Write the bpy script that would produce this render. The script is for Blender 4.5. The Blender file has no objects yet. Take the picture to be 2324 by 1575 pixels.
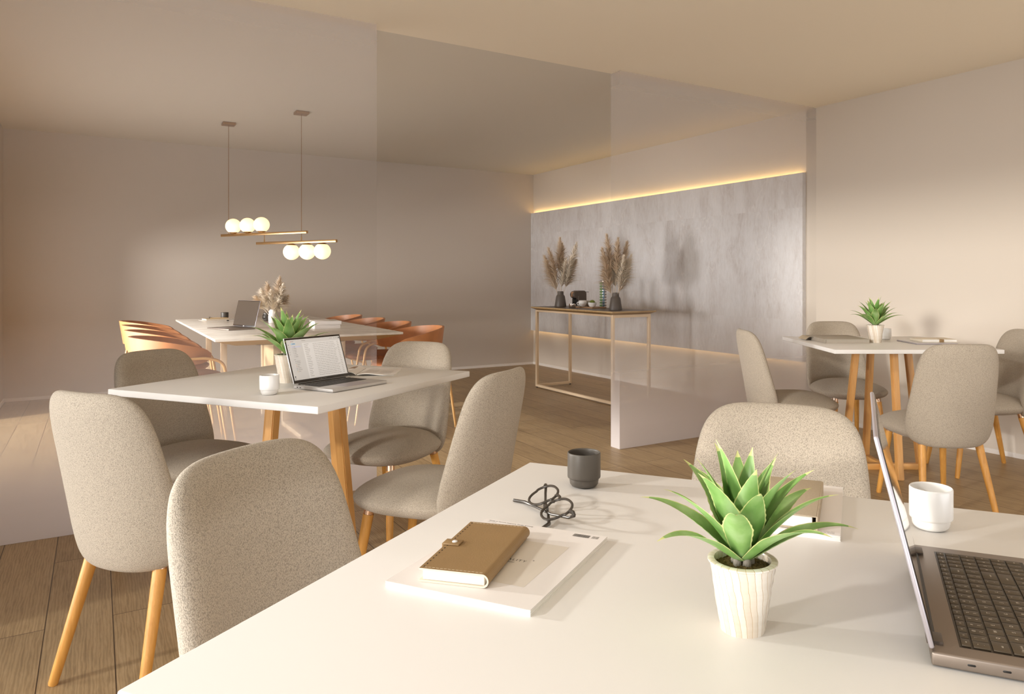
import bpy, bmesh, math, random
from math import sin, cos, pi, radians, sqrt
from mathutils import Vector, Matrix
random.seed(7)
SC = bpy.context.scene
COL = SC.collection

# ------------------------------------------------------------------ helpers
def lin(c):
    return tuple(((v/255)/12.92 if v/255 <= .04045 else ((v/255+.055)/1.055)**2.4) for v in c)+(1,)

def T(x, y, z): return Matrix.Translation((x, y, z))
def RZ(a): return Matrix.Rotation(a, 4, 'Z')
def RX(a): return Matrix.Rotation(a, 4, 'X')
def RY(a): return Matrix.Rotation(a, 4, 'Y')

class MB:
    """collects geometry that becomes one mesh"""
    def __init__(s): s.v = []; s.f = []; s.m = []; s.s = []
    def add(s, vs, fs, mi=0, smooth=True, M=None):
        o = len(s.v)
        s.v += [tuple(M @ Vector(p)) if M else tuple(p) for p in vs]
        s.f += [tuple(i+o for i in f) for f in fs]
        s.m += [mi]*len(fs); s.s += [smooth]*len(fs)
        return s
    def box(s, x0, x1, y0, y1, z0, z1, mi=0, M=None, bev=0, seg=2):
        if bev > 0:
            bm = bmesh.new(); bmesh.ops.create_cube(bm, size=1)
            for v in bm.verts:
                v.co = Vector(((x0+x1)/2+v.co.x*(x1-x0), (y0+y1)/2+v.co.y*(y1-y0), (z0+z1)/2+v.co.z*(z1-z0)))
            bmesh.ops.bevel(bm, geom=bm.edges[:], offset=bev, segments=seg, affect='EDGES', profile=.5)
            bm.verts.index_update()
            s.add([v.co[:] for v in bm.verts], [[v.index for v in f.verts] for f in bm.faces], mi, True, M); bm.free()
            return s
        vs = [(x, y, z) for z in (z0, z1) for y in (y0, y1) for x in (x0, x1)]
        return s.add(vs, [(0,2,3,1),(4,5,7,6),(0,1,5,4),(2,6,7,3),(0,4,6,2),(1,3,7,5)], mi, False, M)
    def tube(s, path, r, seg=12, mi=0, M=None, caps=True, flat=None):
        P = [Vector(p) for p in path]; n = len(P)
        R = r if isinstance(r, (list, tuple)) else [r]*n
        vs = []; up = None
        for i, p in enumerate(P):
            t = (P[min(i+1, n-1)]-P[max(i-1, 0)]).normalized()
            if up is None: up = Vector((0, 0, 1)) if abs(t.z) < .9 else Vector((1, 0, 0))
            a = (up-t*up.dot(t)).normalized(); b = t.cross(a); up = a
            for k in range(seg):
                q = 2*pi*k/seg
                vs.append(p+R[i]*(cos(q)*a+sin(q)*b*(flat or 1)))
        fs = [(i*seg+k, i*seg+(k+1) % seg, (i+1)*seg+(k+1) % seg, (i+1)*seg+k) for i in range(n-1) for k in range(seg)]
        s.add(vs, fs, mi, True, M)
        if caps:
            o = len(s.v)-len(vs)
            s.f += [tuple(o+k for k in range(seg-1, -1, -1)), tuple(o+(n-1)*seg+k for k in range(seg))]
            s.m += [mi]*2; s.s += [False]*2
        return s
    def loop(s, path, r, seg=8, mi=0, M=None):
        """closed tube"""
        P = [Vector(p) for p in path]; n = len(P); vs = []
        nrm = Vector((0, 0, 1))
        for i, p in enumerate(P):
            t = (P[(i+1) % n]-P[i-1]).normalized(); b = nrm.cross(t).normalized()
            for k in range(seg):
                q = 2*pi*k/seg; vs.append(p+r*(cos(q)*b+sin(q)*nrm))
        fs = [(i*seg+k, i*seg+(k+1) % seg, ((i+1) % n)*seg+(k+1) % seg, ((i+1) % n)*seg+k) for i in range(n) for k in range(seg)]
        return s.add(vs, fs, mi, True, M)
    def lathe(s, prof, seg=40, mi=0, M=None, closed=True):
        vs = []; fs = []
        for r, z in prof:
            for k in range(seg):
                q = 2*pi*k/seg; vs.append((r*cos(q), r*sin(q), z))
        n = len(prof)
        for i in range(n-1):
            for k in range(seg):
                fs.append((i*seg+k, i*seg+(k+1) % seg, (i+1)*seg+(k+1) % seg, (i+1)*seg+k))
        if closed:
            if prof[0][0] > 1e-6: fs.append(tuple(range(seg-1, -1, -1)))
            if prof[-1][0] > 1e-6: fs.append(tuple((n-1)*seg+k for k in range(seg)))
        return s.add(vs, fs, mi, True, M)
    def ball(s, c, r, mi=0, u=24, w=14, sz=1):
        prof = [(max(r*sin(pi*i/w), 1e-5), -r*cos(pi*i/w)*sz) for i in range(w+1)]
        return s.lathe(prof, u, mi, T(*c), closed=False)
    def prism(s, poly, z0, z1, mi=0, M=None, smooth=False):
        n = len(poly); vs = [(x, y, z0) for x, y in poly]+[(x, y, z1) for x, y in poly]
        fs = [tuple(range(n-1, -1, -1)), tuple(range(n, 2*n))]
        s.add(vs, fs, mi, False, M)
        o = len(s.v)-2*n
        for i in range(n):
            s.f.append((o+i, o+(i+1) % n, o+n+(i+1) % n, o+n+i)); s.m.append(mi); s.s.append(smooth)
        return s
    def grid(s, nu, nv, fn, mi=0, M=None, smooth=True, mif=None, wrap=False):
        vs = [fn(i/(nu-(0 if wrap else 1)), j/(nv-1)) for j in range(nv) for i in range(nu)]
        fs = []; ms = []
        for j in range(nv-1):
            for i in range(nu if wrap else nu-1):
                k = (i+1) % nu
                fs.append((j*nu+i, j*nu+k, (j+1)*nu+k, (j+1)*nu+i)); ms.append(mif(i, j) if mif else mi)
        s.add(vs, fs, mi, smooth, M); s.m[-len(ms):] = ms
        return s
    def quad(s, x0, x1, y0, y1, z, mi=0, M=None):
        return s.add([(x0, y0, z), (x1, y0, z), (x1, y1, z), (x0, y1, z)], [(0, 1, 2, 3)], mi, False, M)
    def text(s, body, size, M, mi=0, extr=0.0, align='LEFT', space=1.0):
        cu = bpy.data.curves.new('lettering', 'FONT'); cu.body = body; cu.size = size; cu.extrude = extr
        cu.align_x = align; cu.align_y = 'CENTER'; cu.space_character = space; cu.resolution_u = 2
        ob = bpy.data.objects.new('lettering', cu)
        me = bpy.data.meshes.new_from_object(ob)
        s.add([v.co[:] for v in me.vertices], [tuple(p.vertices) for p in me.polygons], mi, False, M)
        bpy.data.objects.remove(ob); bpy.data.curves.remove(cu); bpy.data.meshes.remove(me)
        return s

def build(name, mb, mats, parent=None, M=None, weld=False, ang=40):
    me = bpy.data.meshes.new(name)
    me.from_pydata(mb.v, [], mb.f)
    for m in (mats if isinstance(mats, (list, tuple)) else [mats]): me.materials.append(m)
    me.polygons.foreach_set('material_index', mb.m)
    me.polygons.foreach_set('use_smooth', mb.s)
    if weld:
        bm = bmesh.new(); bm.from_mesh(me); bmesh.ops.remove_doubles(bm, verts=bm.verts, dist=1e-5)
        bmesh.ops.recalc_face_normals(bm, faces=bm.faces); bm.to_mesh(me); bm.free()
    me.update()
    me.set_sharp_from_angle(angle=radians(ang))
    o = bpy.data.objects.new(name, me); COL.objects.link(o)
    if parent: o.parent = parent
    if M: o.matrix_local = M
    return o

def tag(o, label=None, cat=None, group=None, kind=None):
    if label: o['label'] = label
    if cat: o['category'] = cat
    if group: o['group'] = group
    if kind: o['kind'] = kind
    return o

def thing(name, label, cat, loc=(0, 0, 0), rz=0, group=None, scale=1):
    o = bpy.data.objects.new(name, None); COL.objects.link(o); o.empty_display_size = .05
    o.location = loc; o.rotation_euler = (0, 0, rz); o.scale = (scale,)*3
    return tag(o, label, cat, group)

def dup(root, loc, rz, label, group=None, scale=None):
    def cp(o, par):
        c = o.copy(); COL.objects.link(c)
        if par: c.parent = par
        for ch in list(o.children): cp(ch, c)
        return c
    r = cp(root, None); r.location = loc; r.rotation_euler = (0, 0, rz)
    if scale: r.scale = (scale,)*3
    r['label'] = label
    if group: r['group'] = group
    return r

# ------------------------------------------------------------------ materials
def newmat(name):
    m = bpy.data.materials.new(name); m.use_nodes = True
    nt = m.node_tree; b = nt.nodes['Principled BSDF']
    return m, nt, b
def N(nt, typ, **kw):
    n = nt.nodes.new(typ)
    for k, v in kw.items():
        if k.startswith('i_'): n.inputs[k[2:].replace('_', ' ')].default_value = v
        else: setattr(n, k, v)
    return n
def L(nt, a, b): nt.links.new(a, b)

def plain(name, col, rough=.5, metal=0, spec=.5, emit=None, es=0, bump=0, bscale=300, var=0, vscale=40, coat=0):
    m, nt, b = newmat(name)
    b.inputs['Base Color'].default_value = lin(col); b.inputs['Roughness'].default_value = rough
    b.inputs['Metallic'].default_value = metal; b.inputs['Specular IOR Level'].default_value = spec
    b.inputs['Coat Weight'].default_value = coat
    if emit:
        b.inputs['Emission Color'].default_value = lin(emit); b.inputs['Emission Strength'].default_value = es
    tc = N(nt, 'ShaderNodeTexCoord')
    if bump:
        n = N(nt, 'ShaderNodeTexNoise', i_Scale=bscale, i_Detail=3.0); L(nt, tc.outputs['Object'], n.inputs['Vector'])
        bp = N(nt, 'ShaderNodeBump', i_Strength=bump, i_Distance=.002); L(nt, n.outputs['Fac'], bp.inputs['Height'])
        L(nt, bp.outputs['Normal'], b.inputs['Normal'])
    if var:
        n = N(nt, 'ShaderNodeTexNoise', i_Scale=vscale, i_Detail=4.0); L(nt, tc.outputs['Object'], n.inputs['Vector'])
        mx = N(nt, 'ShaderNodeMix', data_type='RGBA')
        a, c = [tuple(min(1, x*k) for x in lin(col)[:3])+(1,) for k in (1-var, 1+var)]
        mx.inputs['A'].default_value = a; mx.inputs['B'].default_value = c
        L(nt, n.outputs['Fac'], mx.inputs['Factor']); L(nt, mx.outputs['Result'], b.inputs['Base Color'])
    return m

def ramp(nt, fac, stops):
    r = N(nt, 'ShaderNodeValToRGB'); cr = r.color_ramp
    while len(cr.elements) < len(stops): cr.elements.new(.5)
    for e, (p, c) in zip(cr.elements, stops): e.position = p; e.color = c
    L(nt, fac, r.inputs['Fac']); return r
def math_(nt, op, a, b=None, c=None, clamp=False):
    n = N(nt, 'ShaderNodeMath', operation=op, use_clamp=clamp)
    for i, x in enumerate((a, b, c)):
        if x is None: continue
        if isinstance(x, (int, float)): n.inputs[i].default_value = x
        else: L(nt, x, n.inputs[i])
    return n.outputs[0]
def mapped(nt, out, scale, rot=(0, 0, 0), loc=(0, 0, 0)):
    mp = N(nt, 'ShaderNodeMapping'); mp.inputs['Scale'].default_value = scale; mp.inputs['Rotation'].default_value = rot
    mp.inputs['Location'].default_value = loc; L(nt, out, mp.inputs['Vector']); return mp.outputs['Vector']

def fabric(name, col):
    m, nt, b = newmat(name); tc = N(nt, 'ShaderNodeTexCoord'); o = tc.outputs['Object']
    n1 = N(nt, 'ShaderNodeTexNoise', i_Scale=760.0, i_Detail=2.0, i_Roughness=.6); L(nt, o, n1.inputs['Vector'])
    v = N(nt, 'ShaderNodeTexVoronoi', i_Scale=620.0); L(nt, mapped(nt, o, (1, 1, .6)), v.inputs['Vector'])
    h = math_(nt, 'ADD', n1.outputs['Fac'], math_(nt, 'MULTIPLY', v.outputs['Distance'], -.75))
    c = lin(col)
    r = ramp(nt, math_(nt, 'ADD', h, .3), [(.2, tuple(x*.62 for x in c[:3])+(1,)), (.5, c), (.85, tuple(min(1, x*1.12) for x in c[:3])+(1,))])
    L(nt, r.outputs['Color'], b.inputs['Base Color'])
    bp = N(nt, 'ShaderNodeBump', i_Strength=.6, i_Distance=.0016); L(nt, h, bp.inputs['Height']); L(nt, bp.outputs['Normal'], b.inputs['Normal'])
    b.inputs['Roughness'].default_value = .95; b.inputs['Specular IOR Level'].default_value = .15
    b.inputs['Sheen Weight'].default_value = .12; b.inputs['Sheen Roughness'].default_value = .5
    return m

def wood(name, ca, cb, axis=2, rough=.42, sc=1.0):
    m, nt, b = newmat(name); tc = N(nt, 'ShaderNodeTexCoord')
    s = [26*sc]*3; s[axis] = 1.6*sc
    n = N(nt, 'ShaderNodeTexNoise', i_Scale=3.0, i_Detail=5.0, i_Roughness=.6, i_Distortion=.4)
    L(nt, mapped(nt, tc.outputs['Object'], s), n.inputs['Vector'])
    r = ramp(nt, n.outputs['Fac'], [(.3, lin(ca)), (.7, lin(cb))])
    L(nt, r.outputs['Color'], b.inputs['Base Color']); b.inputs['Roughness'].default_value = rough
    bp = N(nt, 'ShaderNodeBump', i_Strength=.08, i_Distance=.001); L(nt, n.outputs['Fac'], bp.inputs['Height']); L(nt, bp.outputs['Normal'], b.inputs['Normal'])
    return m

def oak_floor():
    m, nt, b = newmat('oak_planks'); tc = N(nt, 'ShaderNodeTexCoord'); o = tc.outputs['Object']
    sx = N(nt, 'ShaderNodeSeparateXYZ'); L(nt, o, sx.inputs[0])
    cv = N(nt, 'ShaderNodeCombineXYZ'); L(nt, sx.outputs['Y'], cv.inputs['X'])
    L(nt, math_(nt, 'ADD', sx.outputs['X'], -.047+.187*40), cv.inputs['Y'])
    br = N(nt, 'ShaderNodeTexBrick', offset=.37, offset_frequency=2, squash=1.0)
    for k, v in (('Scale', 1.0), ('Mortar Size', .0016), ('Mortar Smooth', .1), ('Brick Width', 1.75), ('Row Height', .187), ('Bias', 0.0)): br.inputs[k].default_value = v
    br.inputs['Color1'].default_value = (0, 0, 0, 1); br.inputs['Color2'].default_value = (1, 1, 1, 1); br.inputs['Mortar'].default_value = (.5, .5, .5, 1)
    L(nt, cv.outputs[0], br.inputs['Vector'])
    # grain: long streaks shifted per board
    sh = N(nt, 'ShaderNodeVectorMath', operation='MULTIPLY_ADD'); L(nt, br.outputs['Color'], sh.inputs[0]); sh.inputs[1].default_value = (3.1, 7.7, 5.3); L(nt, o, sh.inputs[2])
    n = N(nt, 'ShaderNodeTexNoise', i_Scale=4.0, i_Detail=6.0, i_Roughness=.62, i_Distortion=.7); L(nt, mapped(nt, sh.outputs[0], (16, 1.3, 1)), n.inputs['Vector'])
    w = N(nt, 'ShaderNodeTexWave', wave_type='BANDS', bands_direction='X', i_Scale=34.0, i_Distortion=7.5, i_Detail=4.0, i_Detail_Scale=2.2, i_Detail_Roughness=.55)
    L(nt, mapped(nt, sh.outputs[0], (1, .10, 1)), w.inputs['Vector'])
    g = math_(nt, 'ADD', math_(nt, 'MULTIPLY', n.outputs['Fac'], .78), math_(nt, 'MULTIPLY', w.outputs['Fac'], .22))
    r = ramp(nt, g, [(.22, lin((146, 122, 88))), (.5, lin((176, 150, 112))), (.78, lin((194, 168, 130)))])
    tn = N(nt, 'ShaderNodeMix', data_type='RGBA', blend_type='MULTIPLY'); tn.inputs['Factor'].default_value = 1
    L(nt, r.outputs['Color'], tn.inputs['A'])
    tint = ramp(nt, br.outputs['Color'], [(0, (.84, .83, .82, 1)), (1, (1.0, 1.0, 1.0, 1))]); L(nt, tint.outputs['Color'], tn.inputs['B'])
    mo = N(nt, 'ShaderNodeMix', data_type='RGBA'); L(nt, br.outputs['Fac'], mo.inputs['Factor']); L(nt, tn.outputs['Result'], mo.inputs['A']); mo.inputs['B'].default_value = lin((70, 50, 30))
    L(nt, mo.outputs['Result'], b.inputs['Base Color'])
    b.inputs['Roughness'].default_value = .42
    hh = math_(nt, 'SUBTRACT', math_(nt, 'MULTIPLY', g, .5), math_(nt, 'MULTIPLY', br.outputs['Fac'], 1.0))
    bp = N(nt, 'ShaderNodeBump', i_Strength=.35, i_Distance=.0015); L(nt, hh, bp.inputs['Height']); L(nt, bp.outputs['Normal'], b.inputs['Normal'])
    return m

def marble():
    m, nt, b = newmat('white_marble'); tc = N(nt, 'ShaderNodeTexCoord')
    n = N(nt, 'ShaderNodeTexNoise', i_Scale=2.2, i_Detail=7.0, i_Roughness=.6, i_Distortion=1.6); L(nt, mapped(nt, tc.outputs['Object'], (1.0, 3.2, 1)), n.inputs['Vector'])
    r = ramp(nt, n.outputs['Fac'], [(.30, lin((196, 188, 178))), (.46, lin((226, 219, 209))), (.56, lin((236, 230, 221))), (.75, lin((242, 237, 229)))])
    L(nt, r.outputs['Color'], b.inputs['Base Color']); b.inputs['Roughness'].default_value = .22
    return m

def stone():
    m, nt, b = newmat('grey_stone_slabs'); tc = N(nt, 'ShaderNodeTexCoord'); o = tc.outputs['Object']
    sx = N(nt, 'ShaderNodeSeparateXYZ'); L(nt, o, sx.inputs[0])
    cv = N(nt, 'ShaderNodeCombineXYZ'); L(nt, math_(nt, 'ADD', sx.outputs['Y'], 10), cv.inputs['X']); L(nt, math_(nt, 'ADD', sx.outputs['Z'], 1.05), cv.inputs['Y'])
    br = N(nt, 'ShaderNodeTexBrick', offset=.42); br.inputs['Color1'].default_value = (0, 0, 0, 1); br.inputs['Color2'].default_value = (1, 1, 1, 1)
    for k, v in (('Scale', 1.0), ('Mortar Size', .0), ('Brick Width', 1.05), ('Row Height', .92), ('Bias', 0.0)): br.inputs[k].default_value = v
    L(nt, cv.outputs[0], br.inputs['Vector'])
    sh = N(nt, 'ShaderNodeVectorMath', operation='MULTIPLY_ADD'); L(nt, br.outputs['Color'], sh.inputs[0]); sh.inputs[1].default_value = (2.3, 4.1, 6.7); L(nt, o, sh.inputs[2])
    a = N(nt, 'ShaderNodeTexNoise', i_Scale=3.6, i_Detail=9.0, i_Roughness=.66, i_Distortion=.5); L(nt, mapped(nt, sh.outputs[0], (1, 1.8, .7)), a.inputs['Vector'])
    f = N(nt, 'ShaderNodeTexNoise', i_Scale=26.0, i_Detail=6.0, i_Roughness=.75); L(nt, mapped(nt, sh.outputs[0], (1, 1.8, .5)), f.inputs['Vector'])
    g3 = N(nt, 'ShaderNodeTexNoise', i_Scale=70.0, i_Detail=4.0, i_Roughness=.7); L(nt, mapped(nt, sh.outputs[0], (1, 1.6, .35)), g3.inputs['Vector'])
    mixv = math_(nt, 'ADD', math_(nt, 'MULTIPLY', a.outputs['Fac'], .5), math_(nt, 'ADD', math_(nt, 'MULTIPLY', f.outputs['Fac'], .3), math_(nt, 'MULTIPLY', g3.outputs['Fac'], .2)))
    r = ramp(nt, mixv, [(.34, lin((192, 185, 181))), (.45, lin((212, 208, 207))), (.52, lin((219, 217, 217))), (.62, lin((226, 224, 225)))])
    # thin pale veins
    vn = N(nt, 'ShaderNodeTexNoise', i_Scale=1.3, i_Detail=5.0, i_Roughness=.55, i_Distortion=.9); L(nt, mapped(nt, sh.outputs[0], (1, 1.5, .7)), vn.inputs['Vector'])
    vv = math_(nt, 'ABSOLUTE', math_(nt, 'SUBTRACT', vn.outputs['Fac'], .5))
    vm = math_(nt, 'MULTIPLY', math_(nt, 'SUBTRACT', 1.0, math_(nt, 'DIVIDE', vv, .007), clamp=True), .5)
    mx = N(nt, 'ShaderNodeMix', data_type='RGBA'); L(nt, vm, mx.inputs['Factor']); L(nt, r.outputs['Color'], mx.inputs['A']); mx.inputs['B'].default_value = lin((236, 233, 231))
    tn = N(nt, 'ShaderNodeMix', data_type='RGBA', blend_type='MULTIPLY'); tn.inputs['Factor'].default_value = 1; L(nt, mx.outputs['Result'], tn.inputs['A'])
    tint = ramp(nt, br.outputs['Color'], [(0, (.955, .955, .955, 1)), (1, (1, 1, 1, 1))]); L(nt, tint.outputs['Color'], tn.inputs['B'])
    L(nt, tn.outputs['Result'], b.inputs['Base Color']); b.inputs['Roughness'].default_value = .5
    bp = N(nt, 'ShaderNodeBump', i_Strength=.12, i_Distance=.002); L(nt, mixv, bp.inputs['Height']); L(nt, bp.outputs['Normal'], b.inputs['Normal'])
    return m

def frost(name='graded_frosted_glass'):
    """clear in the middle, frosted towards floor and ceiling"""
    m = bpy.data.materials.new(name); m.use_nodes = True; nt = m.node_tree; nt.nodes.clear()
    out = N(nt, 'ShaderNodeOutputMaterial'); tc = N(nt, 'ShaderNodeTexCoord')
    sx = N(nt, 'ShaderNodeSeparateXYZ'); L(nt, tc.outputs['Object'], sx.inputs[0])
    z = math_(nt, 'DIVIDE', sx.outputs['Z'], 2.503)
    r = ramp(nt, z, FROST)
    tr = N(nt, 'ShaderNodeBsdfTransparent'); tr.inputs['Color'].default_value = (.985, .985, .985, 1)
    d = N(nt, 'ShaderNodeBsdfDiffuse'); d.inputs['Color'].default_value = lin((233, 226, 223))
    tl = N(nt, 'ShaderNodeBsdfTranslucent'); tl.inputs['Color'].default_value = lin((233, 226, 223))
    mm = N(nt, 'ShaderNodeMixShader'); mm.inputs[0].default_value = .35; L(nt, d.outputs[0], mm.inputs[1]); L(nt, tl.outputs[0], mm.inputs[2])
    ms = N(nt, 'ShaderNodeMixShader'); L(nt, r.outputs['Color'], ms.inputs[0]); L(nt, tr.outputs[0], ms.inputs[1]); L(nt, mm.outputs[0], ms.inputs[2])
    L(nt, ms.outputs[0], out.inputs['Surface'])
    return m
def g_(v): return (v, v, v, 1)
FROST = [(0, g_(.97)), (.06, g_(.9)), (.13, g_(.55)), (.2, g_(.30)), (.28, g_(.13)), (.38, g_(0)), (.62, g_(0)), (.70, g_(.05)), (.85, g_(.17)), (1, g_(.34))]

def nacre():
    m, nt, b = newmat('pearl_strips'); tc = N(nt, 'ShaderNodeTexCoord'); o = tc.outputs['Object']
    sx = N(nt, 'ShaderNodeSeparateXYZ'); L(nt, o, sx.inputs[0])
    n = N(nt, 'ShaderNodeTexNoise', i_Scale=60.0, i_Detail=2.0); L(nt, mapped(nt, o, (.4, .4, 1)), n.inputs['Vector'])
    a = math_(nt, 'MULTIPLY', math_(nt, 'ARCTAN2', sx.outputs['Y'], sx.outputs['X']), 26/(2*pi))
    a = math_(nt, 'ADD', a, math_(nt, 'ADD', math_(nt, 'MULTIPLY', sx.outputs['Z'], 20.0), math_(nt, 'MULTIPLY', n.outputs['Fac'], .5)))
    fr = math_(nt, 'FRACT', a); fl = math_(nt, 'FLOOR', a)
    wn = N(nt, 'ShaderNodeTexWhiteNoise', noise_dimensions='1D'); L(nt, fl, wn.inputs['W'])
    r = ramp(nt, wn.outputs['Value'], [(0, lin((216, 202, 184))), (.5, lin((232, 221, 206))), (1, lin((244, 239, 231)))])
    n2 = N(nt, 'ShaderNodeTexNoise', i_Scale=90.0, i_Detail=3.0); L(nt, mapped(nt, o, (.25, .25, 2)), n2.inputs['Vector'])
    m1 = N(nt, 'ShaderNodeMix', data_type='RGBA', blend_type='MULTIPLY'); m1.inputs['Factor'].default_value = .5
    L(nt, r.outputs['Color'], m1.inputs['A']); L(nt, ramp(nt, n2.outputs['Fac'], [(.3, (.9, .88, .85, 1)), (.6, (1, 1, 1, 1))]).outputs['Color'], m1.inputs['B'])
    ln = math_(nt, 'LESS_THAN', fr, .07)
    m2 = N(nt, 'ShaderNodeMix', data_type='RGBA'); L(nt, ln, m2.inputs['Factor']); L(nt, m1.outputs['Result'], m2.inputs['A']); m2.inputs['B'].default_value = lin((196, 166, 124))
    L(nt, m2.outputs['Result'], b.inputs['Base Color']); b.inputs['Roughness'].default_value = .22; b.inputs['Coat Weight'].default_value = .4
    return m

def leafmat():
    m, nt, b = newmat('agave_green'); tc = N(nt, 'ShaderNodeTexCoord'); o = tc.outputs['Object']
    n = N(nt, 'ShaderNodeTexNoise', i_Scale=28.0, i_Detail=4.0); L(nt, mapped(nt, o, (1, 1, .35)), n.inputs['Vector'])
    r = ramp(nt, n.outputs['Fac'], [(.3, lin((100, 144, 66))), (.5, lin((136, 174, 98))), (.7, lin((172, 198, 142)))])
    L(nt, r.outputs['Color'], b.inputs['Base Color']); b.inputs['Roughness'].default_value = .4
    b.inputs['Subsurface Weight'].default_value = 0.0
    return m

M = dict(
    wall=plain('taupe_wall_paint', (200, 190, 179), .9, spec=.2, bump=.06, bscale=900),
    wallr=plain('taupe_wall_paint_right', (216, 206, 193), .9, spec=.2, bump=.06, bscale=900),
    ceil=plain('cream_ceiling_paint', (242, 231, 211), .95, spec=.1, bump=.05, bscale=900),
    ceil2=plain('greige_ceiling_paint', (216, 209, 196), .95, spec=.1, bump=.05, bscale=900),  # darker tone for the ceiling beyond the partition
    base=plain('white_skirting', (232, 226, 220), .5),
    floor=oak_floor(), stone=stone(), marble=marble(), frost=frost(),
    fabric=fabric('oat_boucle_fabric', (186, 174, 157)),
    legwood=wood('honey_oak', (196, 138, 62), (222, 164, 84)),
    tabwood=wood('honey_oak_table', (204, 150, 84), (216, 164, 98)),
    collar=plain('copper_collar', (226, 190, 160), .25, 1),
    white=plain('white_laminate', (230, 227, 223), .38, spec=.45),
    edgewood=wood('pale_timber_edge', (176, 144, 98), (206, 176, 128), axis=0),
    darkwood=wood('dark_smoked_wood', (74, 58, 46), (112, 92, 74), axis=1),
    champ=plain('champagne_metal', (242, 220, 188), .38, .45),
    bronze=plain('brushed_bronze', (196, 158, 110), .3, .9),
    canopy=plain('bronze_canopy', (150, 112, 70), .45, .6),
    black=plain('black_plastic', (22, 20, 19), .45),
    globe=plain('opal_glass_lit', (255, 240, 214), .3, emit=(255, 224, 168), es=1.15),
    led=plain('warm_led', (255, 220, 150), .5, emit=(255, 212, 136), es=10), led2=plain('dim_warm_led', (255, 220, 150), .5, emit=(255, 208, 136), es=3),
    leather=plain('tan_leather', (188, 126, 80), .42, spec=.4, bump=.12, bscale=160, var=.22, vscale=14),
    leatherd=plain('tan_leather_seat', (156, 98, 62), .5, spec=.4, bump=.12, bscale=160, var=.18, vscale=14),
    rod=plain('pale_gold_tube', (224, 178, 118), .35, .45),
    dark=plain('charcoal_stoneware', (82, 76, 69), .42, spec=.4, bump=.04, bscale=500),
    vase=plain('charcoal_vase', (100, 92, 85), .45, spec=.4),
    porc=plain('white_porcelain', (238, 236, 233), .25),
    greyc=plain('grey_glaze', (176, 168, 158), .35),
    nacre=nacre(), leaf=leafmat(), margin=plain('leaf_margin', (208, 212, 140), .45),
    stump=plain('grey_bark', (136, 128, 118), .8, bump=.5, bscale=300),
    soil=plain('mossy_soil', (96, 78, 40), .95, var=.75, vscale=260, bump=1.0, bscale=400),
    paper=plain('white_paper', (236, 231, 228), .6), pages=plain('page_edges', (240, 237, 232), .8),
    print_=plain('beige_print', (223, 215, 204), .6), ink=plain('black_ink', (44, 40, 36), .7), inkg=plain('grey_ink', (150, 145, 140), .7),
    nbk=plain('olive_brown_leather', (150, 121, 82), .48, spec=.4, bump=.1, bscale=500, var=.08, vscale=30),
    nbe=plain('cream_edge', (232, 220, 200), .6), stitch=plain('ivory_thread', (234, 218, 188), .8), hole=plain('stitch_hole', (40, 28, 16), .9),
    linen=plain('grey_linen_cloth', (190, 175, 152), .9, spec=.2, bump=.35, bscale=900, var=.12, vscale=400),
    greybook=plain('grey_board', (176, 167, 154), .75, var=.06, vscale=60),
    alu=plain('silver_aluminium', (206, 204, 203), .35, .55), alud=plain('graphite_aluminium', (150, 138, 128), .4, .8),
    alul=plain('lilac_grey_aluminium', (190, 184, 190), .4, .6),
    key=plain('black_keycap', (38, 34, 30), .5), keyb=plain('brown_keycap', (84, 72, 56), .45, spec=.4), legend=plain('key_legend', (232, 222, 206), .6),
    bezel=plain('black_glass_bezel', (36, 28, 20), .2, spec=.5), mirror=plain('dark_gloss_screen', (14, 12, 10), .03, spec=.9, coat=1), darkscreen=plain('dark_satin_screen', (70, 58, 46), .5, spec=.25),
    screen=plain('lit_screen_white', (205, 203, 200), .3, emit=(226, 224, 222), es=.22), screenp=plain('lit_screen_panel', (224, 222, 220), .3, emit=(226, 226, 226), es=.24),
    sgrey=plain('screen_text_grey', (178, 174, 171), .5), sblue=plain('screen_blue', (170, 205, 228), .4, emit=(170, 205, 228), es=.2), slav=plain('screen_lavender', (204, 206, 226), .4, emit=(204, 206, 226), es=.2),
    sred=plain('screen_red', (214, 82, 60), .5), sgreen=plain('screen_green', (70, 150, 70), .5), syel=plain('screen_yellow', (240, 180, 50), .5), sdb=plain('screen_dark_blue', (60, 80, 130), .5),
    plumeA=plain('pampas_tan', (224, 204, 178), .9), plumeB=plain('pampas_cream', (240, 229, 212), .9), stem=plain('pampas_stem', (226, 212, 192), .8),
    steel=plain('polished_steel', (214, 206, 198), .12, 1), machine=plain('taupe_machine_shell', (92, 80, 70), .45),
    clear=None, tray=wood('walnut_tray', (150, 112, 80), (186, 148, 112), axis=1),
    capg=plain('green_capsule', (136, 172, 116), .35, .1), capb=plain('blue_capsule', (122, 148, 166), .35, .1), capr=plain('taupe_capsule', (178, 162, 150), .35, .1),
    succ=plain('succulent_green', (128, 140, 60), .5), cream=plain('cream_metal', (206, 182, 144), .5), frame=plain('charcoal_acetate', (62, 55, 48), .35),
    photo=plain('sepia_photo', (150, 122, 96), .5), winf=plain('white_window_frame', (236, 232, 226), .5))
def clearmat():
    m, nt, b = newmat('clear_acrylic'); b.inputs['Base Color'].default_value = (.95, .95, .95, 1); b.inputs['Transmission Weight'].default_value = 1
    b.inputs['Roughness'].default_value = .02; b.inputs['IOR'].default_value = 1.05
    return m
M['clear'] = clearmat()

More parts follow.
